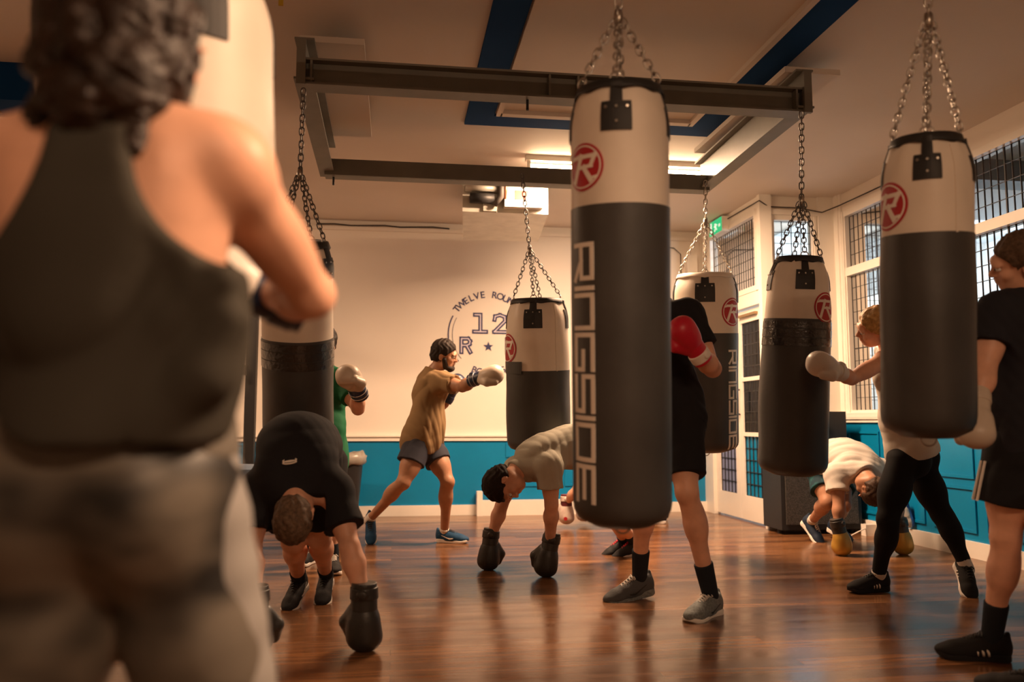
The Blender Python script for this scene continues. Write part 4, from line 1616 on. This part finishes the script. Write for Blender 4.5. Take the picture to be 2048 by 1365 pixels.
def shoe(root, A, t, up, m, sole, laces, stripes, left, swoosh, h=1.0):
    y = nrm(t)
    z = np.asarray(up, float)
    z = nrm(z - y * (z @ y))
    x = np.cross(y, z)
    M = np.stack([x, y, z], 1)
    M[:, 0] *= -1 if left else 1
    o = np.asarray(A, float) - M @ vv(0, 0, .085) * h
    g = place('shoe', cached('su', _shoe_upper), M, o, m, root, h)
    place('sole', cached('ss', _shoe_sole), M, o, sole, g, h)
    if laces:
        mb = MB()
        for k in range(5):
            yy, zz = .036 + .016 * k, .101 - .0062 * k
            for s_ in (-1, 1):
                mb.tube([(-.020 * s_, yy, zz + .003), (0, yy + .006, zz + .012), (.020 * s_, yy + .012, zz + .001)], .0032, 5)
        for s_ in (-1, 1):
            mb.tube([(0, .036, .107), (.016 * s_, .036, .116), (.032 * s_, .040, .102), (.022 * s_, .042, .098), (.0, .036, .107)], .0028, 5)
        place('laces', (mb.v, mb.f), M, o, laces, g, h)
    if stripes:
        for k in range(3):
            for s_ in (-1, 1):
                mb = MB()
                mb.tube([(s_ * .036, .018 + .020 * k, .026), (s_ * .041, .020 + .020 * k, .040), (s_ * .034, .030 + .020 * k, .062), (s_ * .024, .037 + .019 * k, .078 - .006 * k)], .0052, 6)
                place('stripe', (mb.v, mb.f), M, o, stripes, g, h)
    if swoosh:
        for s_ in (-1, 1):
            mb = MB()
            pts = [(s_ * .030, .120, .052), (s_ * .041, .085, .040), (s_ * .039, .060, .036), (s_ * .037, .045, .041), (s_ * .036, -.01, .062), (s_ * .037, -.035, .070)]
            mb.tube(pts, [.002, .0055, .0075, .007, .004, .0015], 6)
            place('swoosh', (mb.v, mb.f), M, o, swoosh, g, h)
    return g


def stage(px, py, z=.085):
    """ankle above the floor point seen at this pixel"""
    return gnd(px, py, 0) + vv(0, 0, z)


DEBUG = False
# ------------------------------------------------------------------ poses (points taken along the sight line at a real distance)
FH = nrm(FW * vv(1, 1, 0))
Z = vv(0, 0, 1)


def lk(p, px, py, L, far):
    """point on the sight line at limb length L from p"""
    r = ray(px, py)
    m = CAM - p
    a, b, c = r @ r, 2 * (r @ m), m @ m - L * L
    D = b * b - 4 * a * c
    if D < 0:
        return CAM + r * (-b / (2 * a))
    return CAM + r * ((-b + (math.sqrt(D) if far else -math.sqrt(D))) / (2 * a))


def plant(px, py, size=1.0):
    return gnd(px, py, 0) + vv(0, 0, .190 * size)


# ---------------- bearded man in the tan shirt, punching to the right
M_TAN = mat('tan cotton', (0.25, 0.160, 0.080), 0.85, 0.15, bump=.15, bscale=200)
M_NAVYS = mat('charcoal shorts cloth', (0.035, 0.036, 0.050), 0.75, 0.2, bump=.1, bscale=150)
M_NAVYG = mat('navy leather', (0.012, 0.022, 0.06), 0.4, 0.5)
M_SANDG = mat('pale sand leather', (0.56, 0.47, 0.38), 0.42, 0.5, bump=.1, bscale=40)
M_GREYP = mat('pale grey print', (0.35, 0.35, 0.40), 0.5, 0.4)
M_SHOEB = mat('blue running mesh', (0.008, 0.055, 0.13), 0.7, 0.3, bump=.3, bscale=220)
aL = stage(903, 1086) - RT * .06
aR = gnd(735, 1091) + vv(0, 0, .20) + FH * .10
J = dict(head=at(889, 711, 6.85), face=RT * .95 - Z * .22 - FH * .10, neck=at(868, 748, 6.87), chest=at(859, 792, 6.87), waist=at(853, 838, 6.86), pel=at(847, 878, 6.85),
         sR=at(884, 764, 6.70), sL=at(862, 762, 7.04), eR=lk(at(884, 764, 6.70), 925, 774, .28, False), wR=lk(lk(at(884, 764, 6.70), 925, 774, .28, False), 957, 757, .23, False), eL=at(882, 812, 7.05), wL=at(900, 790, 6.95),
         hR=at(836, 890, 6.77), hL=at(860, 890, 6.93), kR=at(806, 966, 6.62), kL=at(895, 964, 6.78), aR=aR, aL=aL, tR=-FH * .55 - Z * .75 + RT * .12, tL=RT * .96 - FH * .25,
         gR=at(1008, 741, 6.27) - at(957, 757, 6.36), gL=Z + RT * .5)
p = Body(J, 'bearded person in a tan t-shirt punching a bag with a pale glove', 1.0, skin=M_SKIN2, vox=.006).build()
p.shirt(M_TAN, sleeve=.62, loose=.020, drop=.10, amp=.012, seed=4, freq=20, flare=.018)
p.shorts(M_NAVYS, frac=.50, loose=.02, amp=.008, flare=.030)
p.hair_short(M_HAIR, thick=.012, low=-.05)
p.eyes()
F = Field()
g = p.h
for x in (-1, 1):
    F.cone(p.w((x * .066, .020, -.03)), p.w((x * .050, .040, -.085)), .020, .026, .02)
F.cone(p.w((-.03, .075, -.098)), p.w((.03, .075, -.098)), .028, .028, .02)
F.ell(p.w((0, .09, -.047)), p.HF, (.026, .012, .006), .01)
V, Q = F.mesh(.0045)
mesh_obj('beard', V, Q, M_HAIR, p.root, True)
p.glove('R', M_SANDG, M_NAVYG, M_NAVYG, dorsal=Z * .9 - FH * .4, thumb=-FH - Z * .6, palm=M_BLACK, label='pale glove with a navy cuff', size=1.08, trim=M_GREYP)
p.glove('L', M_NAVYG, dorsal=-RT, thumb=-FH, palm=M_BLACK)
for A, K, t, up, lf in ((aR, p.kR, p.tR, Z * .3 - FH * .75, False), (aL, p.kL, p.tL, Z, True)):
    p.sock(A, K, t, M_SOCKW, .035)
    p.shoe(A, t, up, M_SHOEB, M_RUBBER, laces=M_BLACK, left=lf, swoosh=M_RUBBER)

# ---------------- man behind the middle bag, red gloves
M_BTEE = mat('black cotton', (0.016, 0.016, 0.019), 0.85, 0.15, bump=.15, bscale=200)
M_BSHO = mat('black shorts cloth', (0.012, 0.012, 0.014), 0.8, 0.2)
M_REDG = mat('red leather', (0.55, 0.012, 0.035), 0.4, 0.5)
M_GREYS = mat('grey running mesh', (0.16, 0.18, 0.18), 0.75, 0.3, var=.3, vscale=90, bump=.3, bscale=240)
M_GREY2 = mat('dark grey running mesh', (0.07, 0.075, 0.08), 0.75, 0.3, bump=.3, bscale=240)
aL = stage(1425, 1232) + FH * .02
aR = gnd(1262, 1198) + vv(0, 0, .105) + RT * .05
J = dict(head=at(1278, 560, 4.60), face=-RT * .8 - FH * .6 - Z * .1, neck=at(1310, 616, 4.55), chest=at(1318, 690, 4.52), waist=at(1330, 770, 4.48), pel=at(1335, 826, 4.45),
         sL=at(1374, 630, 4.40), sR=at(1262, 632, 4.68), eL=at(1425, 738, 4.28), wL=at(1392, 700, 4.06), eR=at(1255, 740, 4.55), wR=at(1262, 660, 4.35),
         hL=at(1362, 845, 4.38), hR=at(1312, 845, 4.52), kL=at(1374, 985, 4.22), kR=at(1287, 990, 4.52), aL=aL, aR=aR, tL=-RT * .72 - FH * .75, tR=-RT * .85 - FH * .35 - Z * .16,
         gL=at(1352, 640, 4.0) - at(1392, 700, 4.06), gR=Z + RT * .1 - FH * .5)
p = Body(J, 'person in black t-shirt and shorts, red gloves, half hidden behind the RINGSIDE bag', 1.06, skin=M_SKIN, vox=.007).build()
p.shirt(M_BTEE, sleeve=.60, loose=.020, drop=.13, amp=.010, seed=6)
p.shorts(M_BSHO, frac=.78, loose=.022, amp=.006, flare=.016)
p.hair_short(M_HAIRB)
p.glove('L', M_REDG, M_REDG, M_PRINT, dorsal=RT * .5 - FH * .8, thumb=-RT, size=1.0, label='red glove with a pale strap')
p.glove('R', M_REDG, M_REDG, M_PRINT, dorsal=RT, thumb=-FH)
p.sock(aL, p.kL, 0, M_SOCKB, .20)
p.sock(aR, p.kR, 0, M_SOCKB, .20)
p.h = 1.14
p.shoe(aL, p.tL, Z, M_GREYS, M_RUBBER, laces=M_SOCKW, left=True, swoosh=M_BLACK)
p.shoe(aR, p.tR, Z, M_GREY2, M_GREYS, laces=M_SOCKW, swoosh=M_BLACK)

# ---------------- bent man in black at the left, hands planted
aL = gnd(638, 1210) + vv(0, 0, .13) + FH * .16
aR = gnd(581, 1221) + vv(0, 0, .13) + FH * .16
wL = plant(724, 1308, 1.12) + FH * .03
wR = plant(500, 1318, 1.12) + FH * .05
J = dict(head=at(589, 1034, 3.64), hup=-Z * .85 - FH * .5, face=FH * .85 - Z * .5, neck=at(591, 992, 3.76), chest=at(595, 922, 3.88), waist=at(597, 893, 4.00), pel=at(599, 905, 4.12),
         sL=at(668, 985, 3.83), sR=at(516, 985, 3.85), eL=at(700, 1095, 3.70), eR=at(503, 1098, 3.75), wL=wL, wR=wR,
         hL=at(634, 925, 4.12), hR=at(566, 925, 4.12), kL=at(640, 1078, 4.20), kR=at(586, 1084, 4.18), aL=aL, aR=aR, tL=-FH * .88 - Z * .38 + RT * .05, tR=-FH * .88 - Z * .38 - RT * .08,
         gL=-Z + FH * .05, gR=-Z + FH * .05)
p = Body(J, 'person in a black t-shirt bent double with black gloves planted on the floor', 1.0, skin=M_SKIN, vox=.007, bulk=1.08).build()
sh = p.shirt(M_BTEE, sleeve=.66, loose=.026, drop=.08, amp=.003, seed=8, flare=.02, sl_r=.085)
p.shorts(M_BSHO, frac=.80, loose=.026, amp=.006, flare=.020)
p.hair_short(M_HAIRG, thick=.006, low=-.055, seed=3)
M_BG = mat('black leather', (0.026, 0.025, 0.024), 0.42, 0.5, bump=.15, bscale=50)
p.glove('L', M_BG, dorsal=-FH, thumb=-RT - FH * .3, size=1.12)
p.glove('R', M_BG, dorsal=-FH, thumb=RT - FH * .3, size=1.12)
M_BLSH = mat('black running mesh', (0.014, 0.014, 0.016), 0.7, 0.3, bump=.3, bscale=220)
for A, K, t, lf in ((aL, p.kL, p.tL, True), (aR, p.kR, p.tR, False)):
    p.sock(A, K, t, M_SOCKB, .12)
    p.shoe(A, t, Z, M_BLSH, M_RUBBER, laces=M_BLACK, left=lf, swoosh=M_RUBBER)
# small pale emblem printed between the shoulder blades
c0 = p.neck * .62 + p.chest * .38 - p.CF[:, 1] * .146
m = MB()
for s_ in (-1, 1):
    m.tube([c0 + p.CF[:, 0] * (.030 * math.cos(q)) + p.CF[:, 2] * (s_ * .006 + .009 * math.sin(q)) - p.CF[:, 1] * (-.004) for q in np.linspace(0, 2 * math.pi, 17)[:-1]], .0035, 6, closed=True)
m.obj('emblem', M_PRINT, sh)

# ---------------- man in the green shirt behind the dark bag
M_WG0 = mat('white trim', (0.7, 0.66, 0.6), 0.5, 0.4)
M_GREEN = mat('green sports cloth', (0.008, 0.14, 0.055), 0.7, 0.25, bump=.1, bscale=150)
aL = stage(662, 1146) + FH * .06
aR = stage(618, 1130) + FH * .06
J = dict(head=at(644, 690, 5.65), face=-FH * .95 - RT * .1 - Z * .15, neck=at(640, 738, 5.72), chest=at(640, 800, 5.74), waist=at(641, 862, 5.74), pel=at(641, 912, 5.72),
         sL=at(684, 764, 5.70), sR=at(592, 764, 5.76), eL=at(716, 818, 5.52), wL=at(713, 778, 5.36), eR=at(560, 830, 5.6), wR=at(590, 770, 5.42),
         hL=at(664, 922, 5.68), hR=at(618, 922, 5.74), kL=at(662, 1030, 5.60), kR=at(617, 1025, 5.72), aL=aL, aR=aR, tL=-FH + RT * .25, tR=-FH - RT * .2,
         gL=at(690, 738, 5.22) - at(713, 778, 5.36), gR=Z * .9 + RT * .2 - FH * .4)
p = Body(J, 'person in a green shirt behind the dark bag, guarding with a pale glove', 1.0, skin=M_SKIN, vox=.008).build()
p.shirt(M_GREEN, sleeve=.62, loose=.02, drop=.10, amp=.010, seed=9)
p.shorts(M_BSHO, frac=.7)
p.hair_short(M_HAIR)
p.glove('L', M_SANDG, M_NAVYG, M_NAVYG, dorsal=RT * .3 + FH, thumb=RT * .8 - FH * .3, palm=M_BLACK, size=1.1, label='pale glove with a navy and white cuff', trim=M_WG0)
p.glove('R', M_SANDG, M_NAVYG, M_NAVYG, dorsal=FH, thumb=-RT, palm=M_BLACK)
for A, K, t, lf in ((aL, p.kL, p.tL, True), (aR, p.kR, p.tR, False)):
    p.sock(A, K, t, M_SOCKB, .1)
    p.shoe(A, t, Z, M_BLSH, M_RUBBER, laces=M_SOCKW, left=lf)

# ---------------- bent man in the grey shirt, black gloves on the floor
M_GREYT = mat('sage grey cotton', (0.42, 0.40, 0.33), 0.85, 0.15, bump=.15, bscale=200)
aL = gnd(1236, 1108) + vv(0, 0, .10) + RT * .05
aR = gnd(1252, 1112) + vv(0, 0, .10) + RT * .07
J = dict(head=at(1010, 968, 5.28), hup=-RT * .80 - Z * .62, face=-Z * .82 + RT * .5 - FH * .25, neck=at(1040, 940, 5.37), chest=at(1090, 908, 5.47), waist=at(1145, 895, 5.58), pel=at(1197, 912, 5.76),
         sL=at(1098, 935, 5.28), sR=at(1030, 940, 5.66), eL=at(1103, 1010, 5.26), wL=plant(1085, 1155, 1.08) + RT * .05, eR=at(1003, 1012, 5.62), wR=plant(972, 1141, 1.06) + RT * .03,
         hL=at(1200, 925, 5.74), hR=at(1202, 925, 5.92), kL=at(1212, 1015, 5.76), kR=at(1215, 1015, 5.98), aL=aL, aR=aR, tL=-RT * .85 - Z * .3 - FH * .1, tR=-RT * .85 - Z * .3 - FH * .1,
         gL=-Z - RT * .22, gR=-Z - RT * .10)
p = Body(J, 'person in a grey t-shirt bent over with shiny black gloves on the floor', 1.0, skin=M_SKIN, vox=.006, hscale=1.0).build()
p.shirt(M_GREYT, sleeve=.58, loose=.022, drop=.10, amp=.010, seed=12, freq=26, sl_r=.082)
p.shorts(M_BSHO, frac=.72)
p.hair_short(M_HAIR, thick=.018, low=-.05, seed=5, front=.075)
p.eyes()
p.glove('L', M_BG, dorsal=-FH, thumb=-RT, size=1.08)
p.glove('R', M_BG, dorsal=-FH, thumb=RT, size=1.06)
for A, K, t, lf in ((aL, p.kL, p.tL, True), (aR, p.kR, p.tR, False)):
    p.sock(A, K, t, M_SOCKB, .1)
    p.shoe(A, t, Z * .8 - RT * .3, M_BLSH, M_RUBBER, laces=M_REDG, left=lf)

# ---------------- person bent over far behind, only an arm and a pale glove show
M_PINKG = mat('white and red leather', (0.70, 0.62, 0.56), 0.45, 0.4, col2=(0.62, 0.5, 0.46), vscale=20)
M_BURG = mat('dark red strap', (0.10, 0.012, 0.02), 0.5, 0.4)
wL = gnd(1133, 1056) + vv(0, 0, .235)
J = dict(head=at(1185, 975, 7.7), hup=-RT * .6 - Z * .7, face=-Z * .8 + RT * .5, neck=at(1192, 940, 7.8), chest=at(1222, 915, 7.9), waist=at(1252, 908, 8.05), pel=at(1285, 915, 8.2),
         sL=at(1178, 948, 7.72), sR=at(1182, 948, 8.0), eL=at(1150, 985, 7.80), wL=wL, eR=at(1165, 990, 8.05), wR=gnd(1168, 1050) + vv(0, 0, .235),
         hL=at(1288, 925, 8.12), hR=at(1290, 925, 8.3), kL=at(1296, 985, 8.05), kR=at(1298, 985, 8.3), aL=stage(1318, 1048), aR=stage(1322, 1042), tL=-RT, tR=-RT,
         gL=-Z, gR=-Z)
p = Body(J, 'person far behind the grey shirt whose pale red-marked glove rests on the floor', 1.0, skin=M_SKIN, vox=.010).build()
p.shirt(M_GREYT, sleeve=.5)
p.shorts(M_BSHO)
p.hair_short(M_HAIR)
p.glove('L', M_PINKG, M_BURG, M_PINKG, dorsal=-FH, thumb=-RT, size=1.05)
p.glove('R', M_PINKG, M_BURG, M_PINKG, dorsal=-FH, thumb=RT, size=1.05)
V, Q = [], []
cc = wL - Z * .145 + -FH * .058 - RT * .012
mb = MB().tube([cc, cc - FH * .006], [.019, .017], 16)
mb.obj('emblem', M_RED, p.root)
for A, K, t, lf in ((p.aL, p.kL, p.tL, True), (p.aR, p.kR, p.tR, False)):
    p.shoe(A, t, Z, M_BLSH, M_RUBBER, left=lf)

# ---------------- blonde woman in a white top hitting the taped bag
M_WTOP = mat('white jersey', (0.62, 0.57, 0.50), 0.8, 0.2, bump=.1, bscale=150)
M_LEG = mat('black leggings', (0.012, 0.012, 0.013), 0.85, 0.15)
M_WG = mat('white leather', (0.70, 0.66, 0.60), 0.38, 0.5)
aL = stage(1757, 1187) + RT * .02 + FH * .04
aR = gnd(1960, 1195) + vv(0, 0, .17) - RT * .03 + FH * .08
J = dict(head=at(1752, 655, 4.74), face=-RT * .92 - Z * .22 + FH * .25, neck=at(1783, 706, 4.84), chest=at(1796, 770, 4.90), waist=at(1805, 842, 4.92), pel=at(1818, 905, 4.92),
         sL=at(1768, 722, 4.70), sR=at(1800, 722, 5.02), eL=at(1703, 758, 4.60), wL=at(1668, 740, 4.44), eR=at(1812, 805, 5.05), wR=at(1790, 742, 4.95),
         hL=at(1806, 925, 4.84), hR=at(1838, 925, 4.98), kL=at(1776, 1040, 4.76), kR=at(1884, 1030, 4.92), aL=aL, aR=aR, tL=-RT * .95 - FH * .2, tR=-RT * .1 - FH * .62 - Z * .6,
         gL=at(1626, 718, 4.33) - at(1668, 740, 4.44), gR=Z - RT * .4)
p = Body(J, 'blonde person in a white top and black leggings hitting a bag with a white glove', .97, female=True, skin=M_SKIN, vox=.006, bulk=.96).build()
p.shirt(M_WTOP, 'tank_top', sleeve=0, loose=.012, drop=.02, amp=.005, seed=14, flare=.01)
p.leggings(M_LEG)
o = p.hair_short(M_BLOND, thick=.014, low=-.06, front=.055, seed=8)
F = Field()
a = p.w((0, -.105, .045))
b = p.w((.01, -.165, .01))
c = p.w((.0, -.155, -.12))
F.cone(a, b, .022, .034, .02).cone(b, c, .036, .016, .02)
F.warp(lambda x, y, z: .003 * np.sin(160 * x + 90 * y + 20 * np.sin(14 * z)))
V, Q = F.mesh(.005)
mesh_obj('ponytail', V, Q, M_BLOND, p.root, True)
p.eyes()
p.glove('L', M_WG, dorsal=Z * .8 - FH * .5, thumb=-FH - Z, label='white glove on the bag')
p.glove('R', M_WG, dorsal=FH, thumb=-RT)
M_BK3 = mat('black suede', (0.013, 0.012, 0.012), 0.8, 0.2)
p.sock(aL, p.kL, 0, M_SOCKW, .045)
p.sock(aR, p.kR, 0, M_SOCKW, .10)
p.shoe(aL, p.tL, Z, M_BK3, M_BK3, laces=M_BLACK, stripes=M_PRINT, left=True)
p.shoe(aR, p.tR, Z * .5 - FH * .6, M_BK3, M_RUBBER, laces=M_BLACK, stripes=M_PRINT)

# ---------------- bent man in a white t-shirt at the right, golden gloves
M_WTEE = mat('white cotton', (0.58, 0.54, 0.49), 0.85, 0.15, bump=.15, bscale=200)
M_PATT = mat('dark patterned cloth', (0.012, 0.035, 0.05), 0.8, 0.2, col2=(0.02, 0.09, 0.10), vscale=16)
M_GOLD = mat('golden leather', (0.46, 0.27, 0.045), 0.36, 0.5, metal=.25, bump=.15, bscale=40)
aR = gnd(1617, 1082) + vv(0, 0, .16) + FH * .0 + RT * .03
aL = gnd(1672, 1078) + vv(0, 0, .12)
J = dict(head=at(1742, 978, 6.22), hup=RT * .35 - Z * .85 - FH * .3, face=-RT * .4 - Z * .3 + FH * .85, neck=at(1728, 946, 6.34), chest=at(1703, 922, 6.55), waist=at(1678, 916, 6.66), pel=at(1652, 930, 6.76),
         sR=at(1672, 950, 6.40), sL=at(1768, 942, 6.50), eR=at(1678, 1008, 6.30), wR=plant(1682, 1112, 1.05) - RT * .01, eL=at(1792, 1003, 6.42), wL=plant(1804, 1110, 1.05),
         hR=at(1642, 945, 6.76), hL=at(1670, 945, 6.82), kR=at(1655, 1005, 6.55), kL=at(1688, 1010, 6.58), aR=aR, aL=aL, tR=RT * .3 - FH * .6 - Z * .6, tL=RT * .3 - FH * .8 - Z * .3,
         gR=-Z + RT * .22, gL=-Z + RT * .1)
p = Body(J, 'person in a white t-shirt bent over beside the bass cabinet, golden gloves down', 1.0, skin=M_SKIN2, vox=.007).build()
p.shirt(M_WTEE, sleeve=.60, loose=.026, drop=.09, amp=.009, seed=16, freq=24, sl_r=.085)
p.shorts(M_PATT, frac=.62, loose=.022)
p.hair_short(M_HAIRB, thick=.012, low=-.055, seed=4)
p.glove('R', M_GOLD, M_BG, M_BG, dorsal=RT * .6 - FH * .8, thumb=RT - Z * .1, size=1.05, label='golden glove with a black cuff')
p.glove('L', M_GOLD, M_BG, M_BG, dorsal=-FH, thumb=-RT, size=1.05, label='golden glove with a black cuff')
M_NVSH = mat('navy running mesh', (0.010, 0.022, 0.045), 0.7, 0.3, bump=.3, bscale=220)
p.sock(aR, p.kR, 0, M_SOCKW, .085)
p.sock(aL, p.kL, 0, M_SOCKW, .085)
p.shoe(aR, p.tR, Z * .5 - FH * .5 + RT * .3, M_NVSH, M_RUBBER, laces=M_PRINT)
p.shoe(aL, p.tL, Z, M_NVSH, M_RUBBER, laces=M_PRINT, left=True)

# loose trainer propped against the wall panelling
hgt = gnd(1870, 1063)
r = empty('trainer', vv(4.225, at(1873, 1040, 6.9)[1], .13), 'white trainer with a blue sole propped on the skirting behind the blonde woman', 'shoe')
shoe(r, vv(4.185, at(1873, 1040, 6.9)[1], .29), vv(.15, -.15, -.95), vv(-.9, .15, -.1), M_WG, mat('blue rubber', (0.02, 0.10, 0.35), 0.5), M_PRINT, None, False, None, .80)

# ---------------- man at the right edge, dark t-shirt, pale gloves
M_DTEE = mat('charcoal cotton', (0.022, 0.022, 0.028), 0.85, 0.15, bump=.15, bscale=200)
aL = stage(1985, 1322) + RT * .0
aR = stage(2080, 1410)
J = dict(head=at(2040, 524, 3.42), face=-RT * .90 + FH * .42 - Z * .2, neck=at(2066, 588, 3.46), chest=at(2066, 690, 3.46), waist=at(2062, 800, 3.44), pel=at(2066, 882, 3.42),
         sL=at(1996, 626, 3.42), sR=at(2150, 628, 3.58), eL=at(1968, 742, 3.36), wL=at(1953, 812, 3.28), eR=at(2160, 740, 3.66), wR=at(2090, 690, 3.80),
         hL=at(2030, 902, 3.40), hR=at(2102, 902, 3.44), kL=at(2012, 1075, 3.40), kR=at(2095, 1100, 3.18), aL=aL, aR=aR, tL=-RT * .93 + FH * .3, tR=-RT * .6 + FH * .75,
         gL=at(1951, 880, 3.20) - at(1953, 812, 3.28), gR=Z - RT * .3)
p = Body(J, 'person in dark t-shirt and striped black shorts cut by the photo edge, pale glove lowered', 1.03, skin=M_SKIN, vox=.007).build()
p.shirt(M_DTEE, sleeve=.56, loose=.022, drop=.13, amp=.010, seed=18)
so = p.shorts(M_BSHO, frac=.62, loose=.03, amp=.006, flare=.030)
for k in range(3):
    m = MB()
    pts = []
    for i in range(8):
        q = i / 7
        c = p.hL + (p.kL - p.hL) * (.12 + .46 * q)
        th = -.62 + .30 * k
        d = -RT * math.cos(th) - FH * math.sin(th)
        pts.append(c + d * (.118 + .016 * q) + Z * .0)
    m.tube(pts, .0055, 6)
    m.obj('stripe', M_PRINT, so)
p.hair_short(M_HAIRG, thick=.006, low=-.05, seed=7)
p.eyes()
p.glove('L', M_SANDG, M_SANDG, M_SANDG, dorsal=-RT * .5 - FH * .7, thumb=-RT, palm=M_BLACK, size=.95)
p.glove('R', M_SANDG, M_SANDG, M_SANDG, dorsal=RT, thumb=-FH, palm=M_BLACK)
for A, K, t, lf in ((aL, p.kL, p.tL, True), (aR, p.kR, p.tR, False)):
    p.sock(A, K, t, M_SOCKB, .17)
    p.shoe(A, t, Z, M_BK3, M_BK3, laces=M_BLACK, stripes=M_PRINT, left=lf)

# ---------------- nearest woman, seen from behind
M_TANK = mat('olive grey jersey', (0.042, 0.038, 0.030), 0.8, 0.2, bump=.1, bscale=120)
M_LEGP = mat('marbled and lit grey leggings', (0.014, 0.013, 0.012), 0.45, 0.4, col2=(0.12, 0.105, 0.086), vscale=4.5, stretch=(1, 1, 1.8), detail=2)  # marbled pattern, with lit areas also put into the paler patches
M_PANEL = mat('light grey leggings panel', (0.26, 0.25, 0.24), 0.6, 0.3)
sR = at(452, 330, 1.16)
eR = lk(sR, 622, 590, .27, True)
wR = lk(eR, 540, 588, .22, True)
sL = at(18, 335, 1.14)
eL = lk(sL, -120, 560, .27, True)
J = dict(head=at(272, 78, 1.17), face=FH * .95 + RT * .2, neck=at(242, 262, 1.15), chest=at(238, 480, 1.16), waist=at(228, 720, 1.16), pel=at(216, 945, 1.15),
         sR=sR, sL=sL, eR=eR, eL=eL, wR=wR, wL=lk(eL, -60, 420, .22, True),
         hR=at(325, 985, 1.15), hL=at(112, 985, 1.14), kR=at(462, 1590, 1.16), kL=at(40, 1590, 1.10), aR=at(465, 2190, 1.22), aL=at(20, 2330, 1.13), tR=FH + RT * .3, tL=FH,
         gR=at(476, 560, 1.52) - wR, gL=Z + FH * .4 + RT * .3)
p = Body(J, 'curly haired person in a grey tank top and marbled leggings seen from behind', .96, female=True, skin=M_SKIN, vox=.007, bulk=1.10).build()
F = Field()
p.torso(F, .018, .06, lower=False)
C = p.CF
F.cone(p.neck + C[:, 2] * .0, p.chest, .06, .10, .05)
F.ell(p.waist, p.WF, (.150, .120, .20), .08)
F.ell(p.pel + p.PF[:, 2] * .02, p.PF, (.166, .136, .12), .08)
F.cut(p.pel + p.PF[:, 2] * .055, -p.PF[:, 2])
for pts, rr in (([(325, 350), (348, 450), (388, 570)], .020), ([(440, 560), (340, 640), (262, 770)], .022), ([(150, 420), (92, 600), (20, 770)], .024), ([(215, 440), (165, 640), (95, 810)], .020), ([(455, 640), (405, 740), (335, 815)], .022), ([(275, 590), (228, 720), (150, 825)], .018), ([(60, 420), (20, 520), (-40, 640)], .02)):
    q = [at(x, y, 1.062) for x, y in pts]
    for i in range(2):
        F.cone(q[i], q[i + 1], rr * (.8 if i == 0 else 1), rr * (1 if i == 0 else .6), .022)
fo = folds(.034, 11, nrm(p.WF[:, 2] + RT * .35), 21)
F.warp(lambda x, y, z: fo(x, y, z) * np.clip((1.30 - z) / .25, 0, 1))
for S, sg in ((p.sR, 1), (p.sL, -1)):
    F.ell(S + C[:, 2] * .02 + C[:, 0] * sg * .03, C, (.130, .30, .165), .02, 's')
F.cut(p.neck + C[:, 2] * .0, nrm(C[:, 2] - C[:, 1] * .1))
p.part('tank_top', F, M_TANK)
p.leggings(M_LEGP, .007)
F = Field()
F.ell(p.pel + p.PF[:, 2] * .02, p.PF, (.178, .128, .2), .03)
F.cut(p.pel + p.PF[:, 2] * .085, p.PF[:, 2])
F.cut(p.pel + p.PF[:, 2] * .02, -p.PF[:, 2])
p.part('waistband', F, mat('grey waistband', (0.14, 0.125, 0.105), 0.6, 0.3))
F = Field()
for k in range(7):
    q = k / 6
    c = p.hR + (p.kR - p.hR) * (q * 1.05 - .08)
    c2 = p.hR + (p.kR - p.hR) * ((q + .17) * 1.05 - .08)
    rr = .098 - .030 * q
    d = nrm(RT * .95 + FH * .10)
    F.cone(c + d * (rr - .052 + .015), c2 + d * (rr - .057 + .010), .052, .050, .03)
p.part('side_panel', F, M_PANEL)
rnd = random.Random(4)
F = Field()
F.ell(p.w((0, -.02, .03)), p.HF, (.082, .106, .105), .03)
F.ell(p.w((0, -.05, -.06)), p.HF, (.074, .070, .10), .03)
for k in range(240):
    a = rnd.uniform(0, 2 * math.pi)
    zz = rnd.uniform(-.19, .12)
    if abs(math.atan2(math.sin(a - math.pi / 2), math.cos(a - math.pi / 2))) < .75 and zz < .07:
        continue
    rr = .082 * math.sqrt(max(.05, 1 - (zz / .135) ** 2)) if zz > -.02 else .084 - .10 * max(0, -zz - .10)
    c = p.w((rr * math.cos(a), -.035 + rr * 1.02 * math.sin(a), zz + .015))
    q = rnd.uniform(.013, .026)
    M = basis(vv(rnd.uniform(-.6, .6), rnd.uniform(-.6, .6), 1), vv(1, .2, .1))
    F.ell(c, M, (q, q, q * 1.7), .008)
F.warp(lambda x, y, z: .004 * np.sin(150 * x + 4 * np.sin(70 * z)) * np.sin(150 * z + 3 * np.sin(60 * y)))
V, Q = F.mesh(.005)
mesh_obj('hair', V, Q, mat('curly dark brown hair', (0.018, 0.008, 0.004), 0.42, 0.3, bump=.3, bscale=160, var=.4, vscale=30), p.root, True)
p.glove('R', M_WG, M_NAVYG, M_NAVYG, dorsal=RT, thumb=Z - RT * .2, label='white and navy glove')
p.glove('L', M_WG, M_NAVYG, M_NAVYG, dorsal=-RT, thumb=Z)
for A, K, t, lf in ((p.aL, p.kL, p.tL, True), (p.aR, p.kR, p.tR, False)):
    p.shoe(A, t, Z, M_BLSH, M_RUBBER, left=lf)
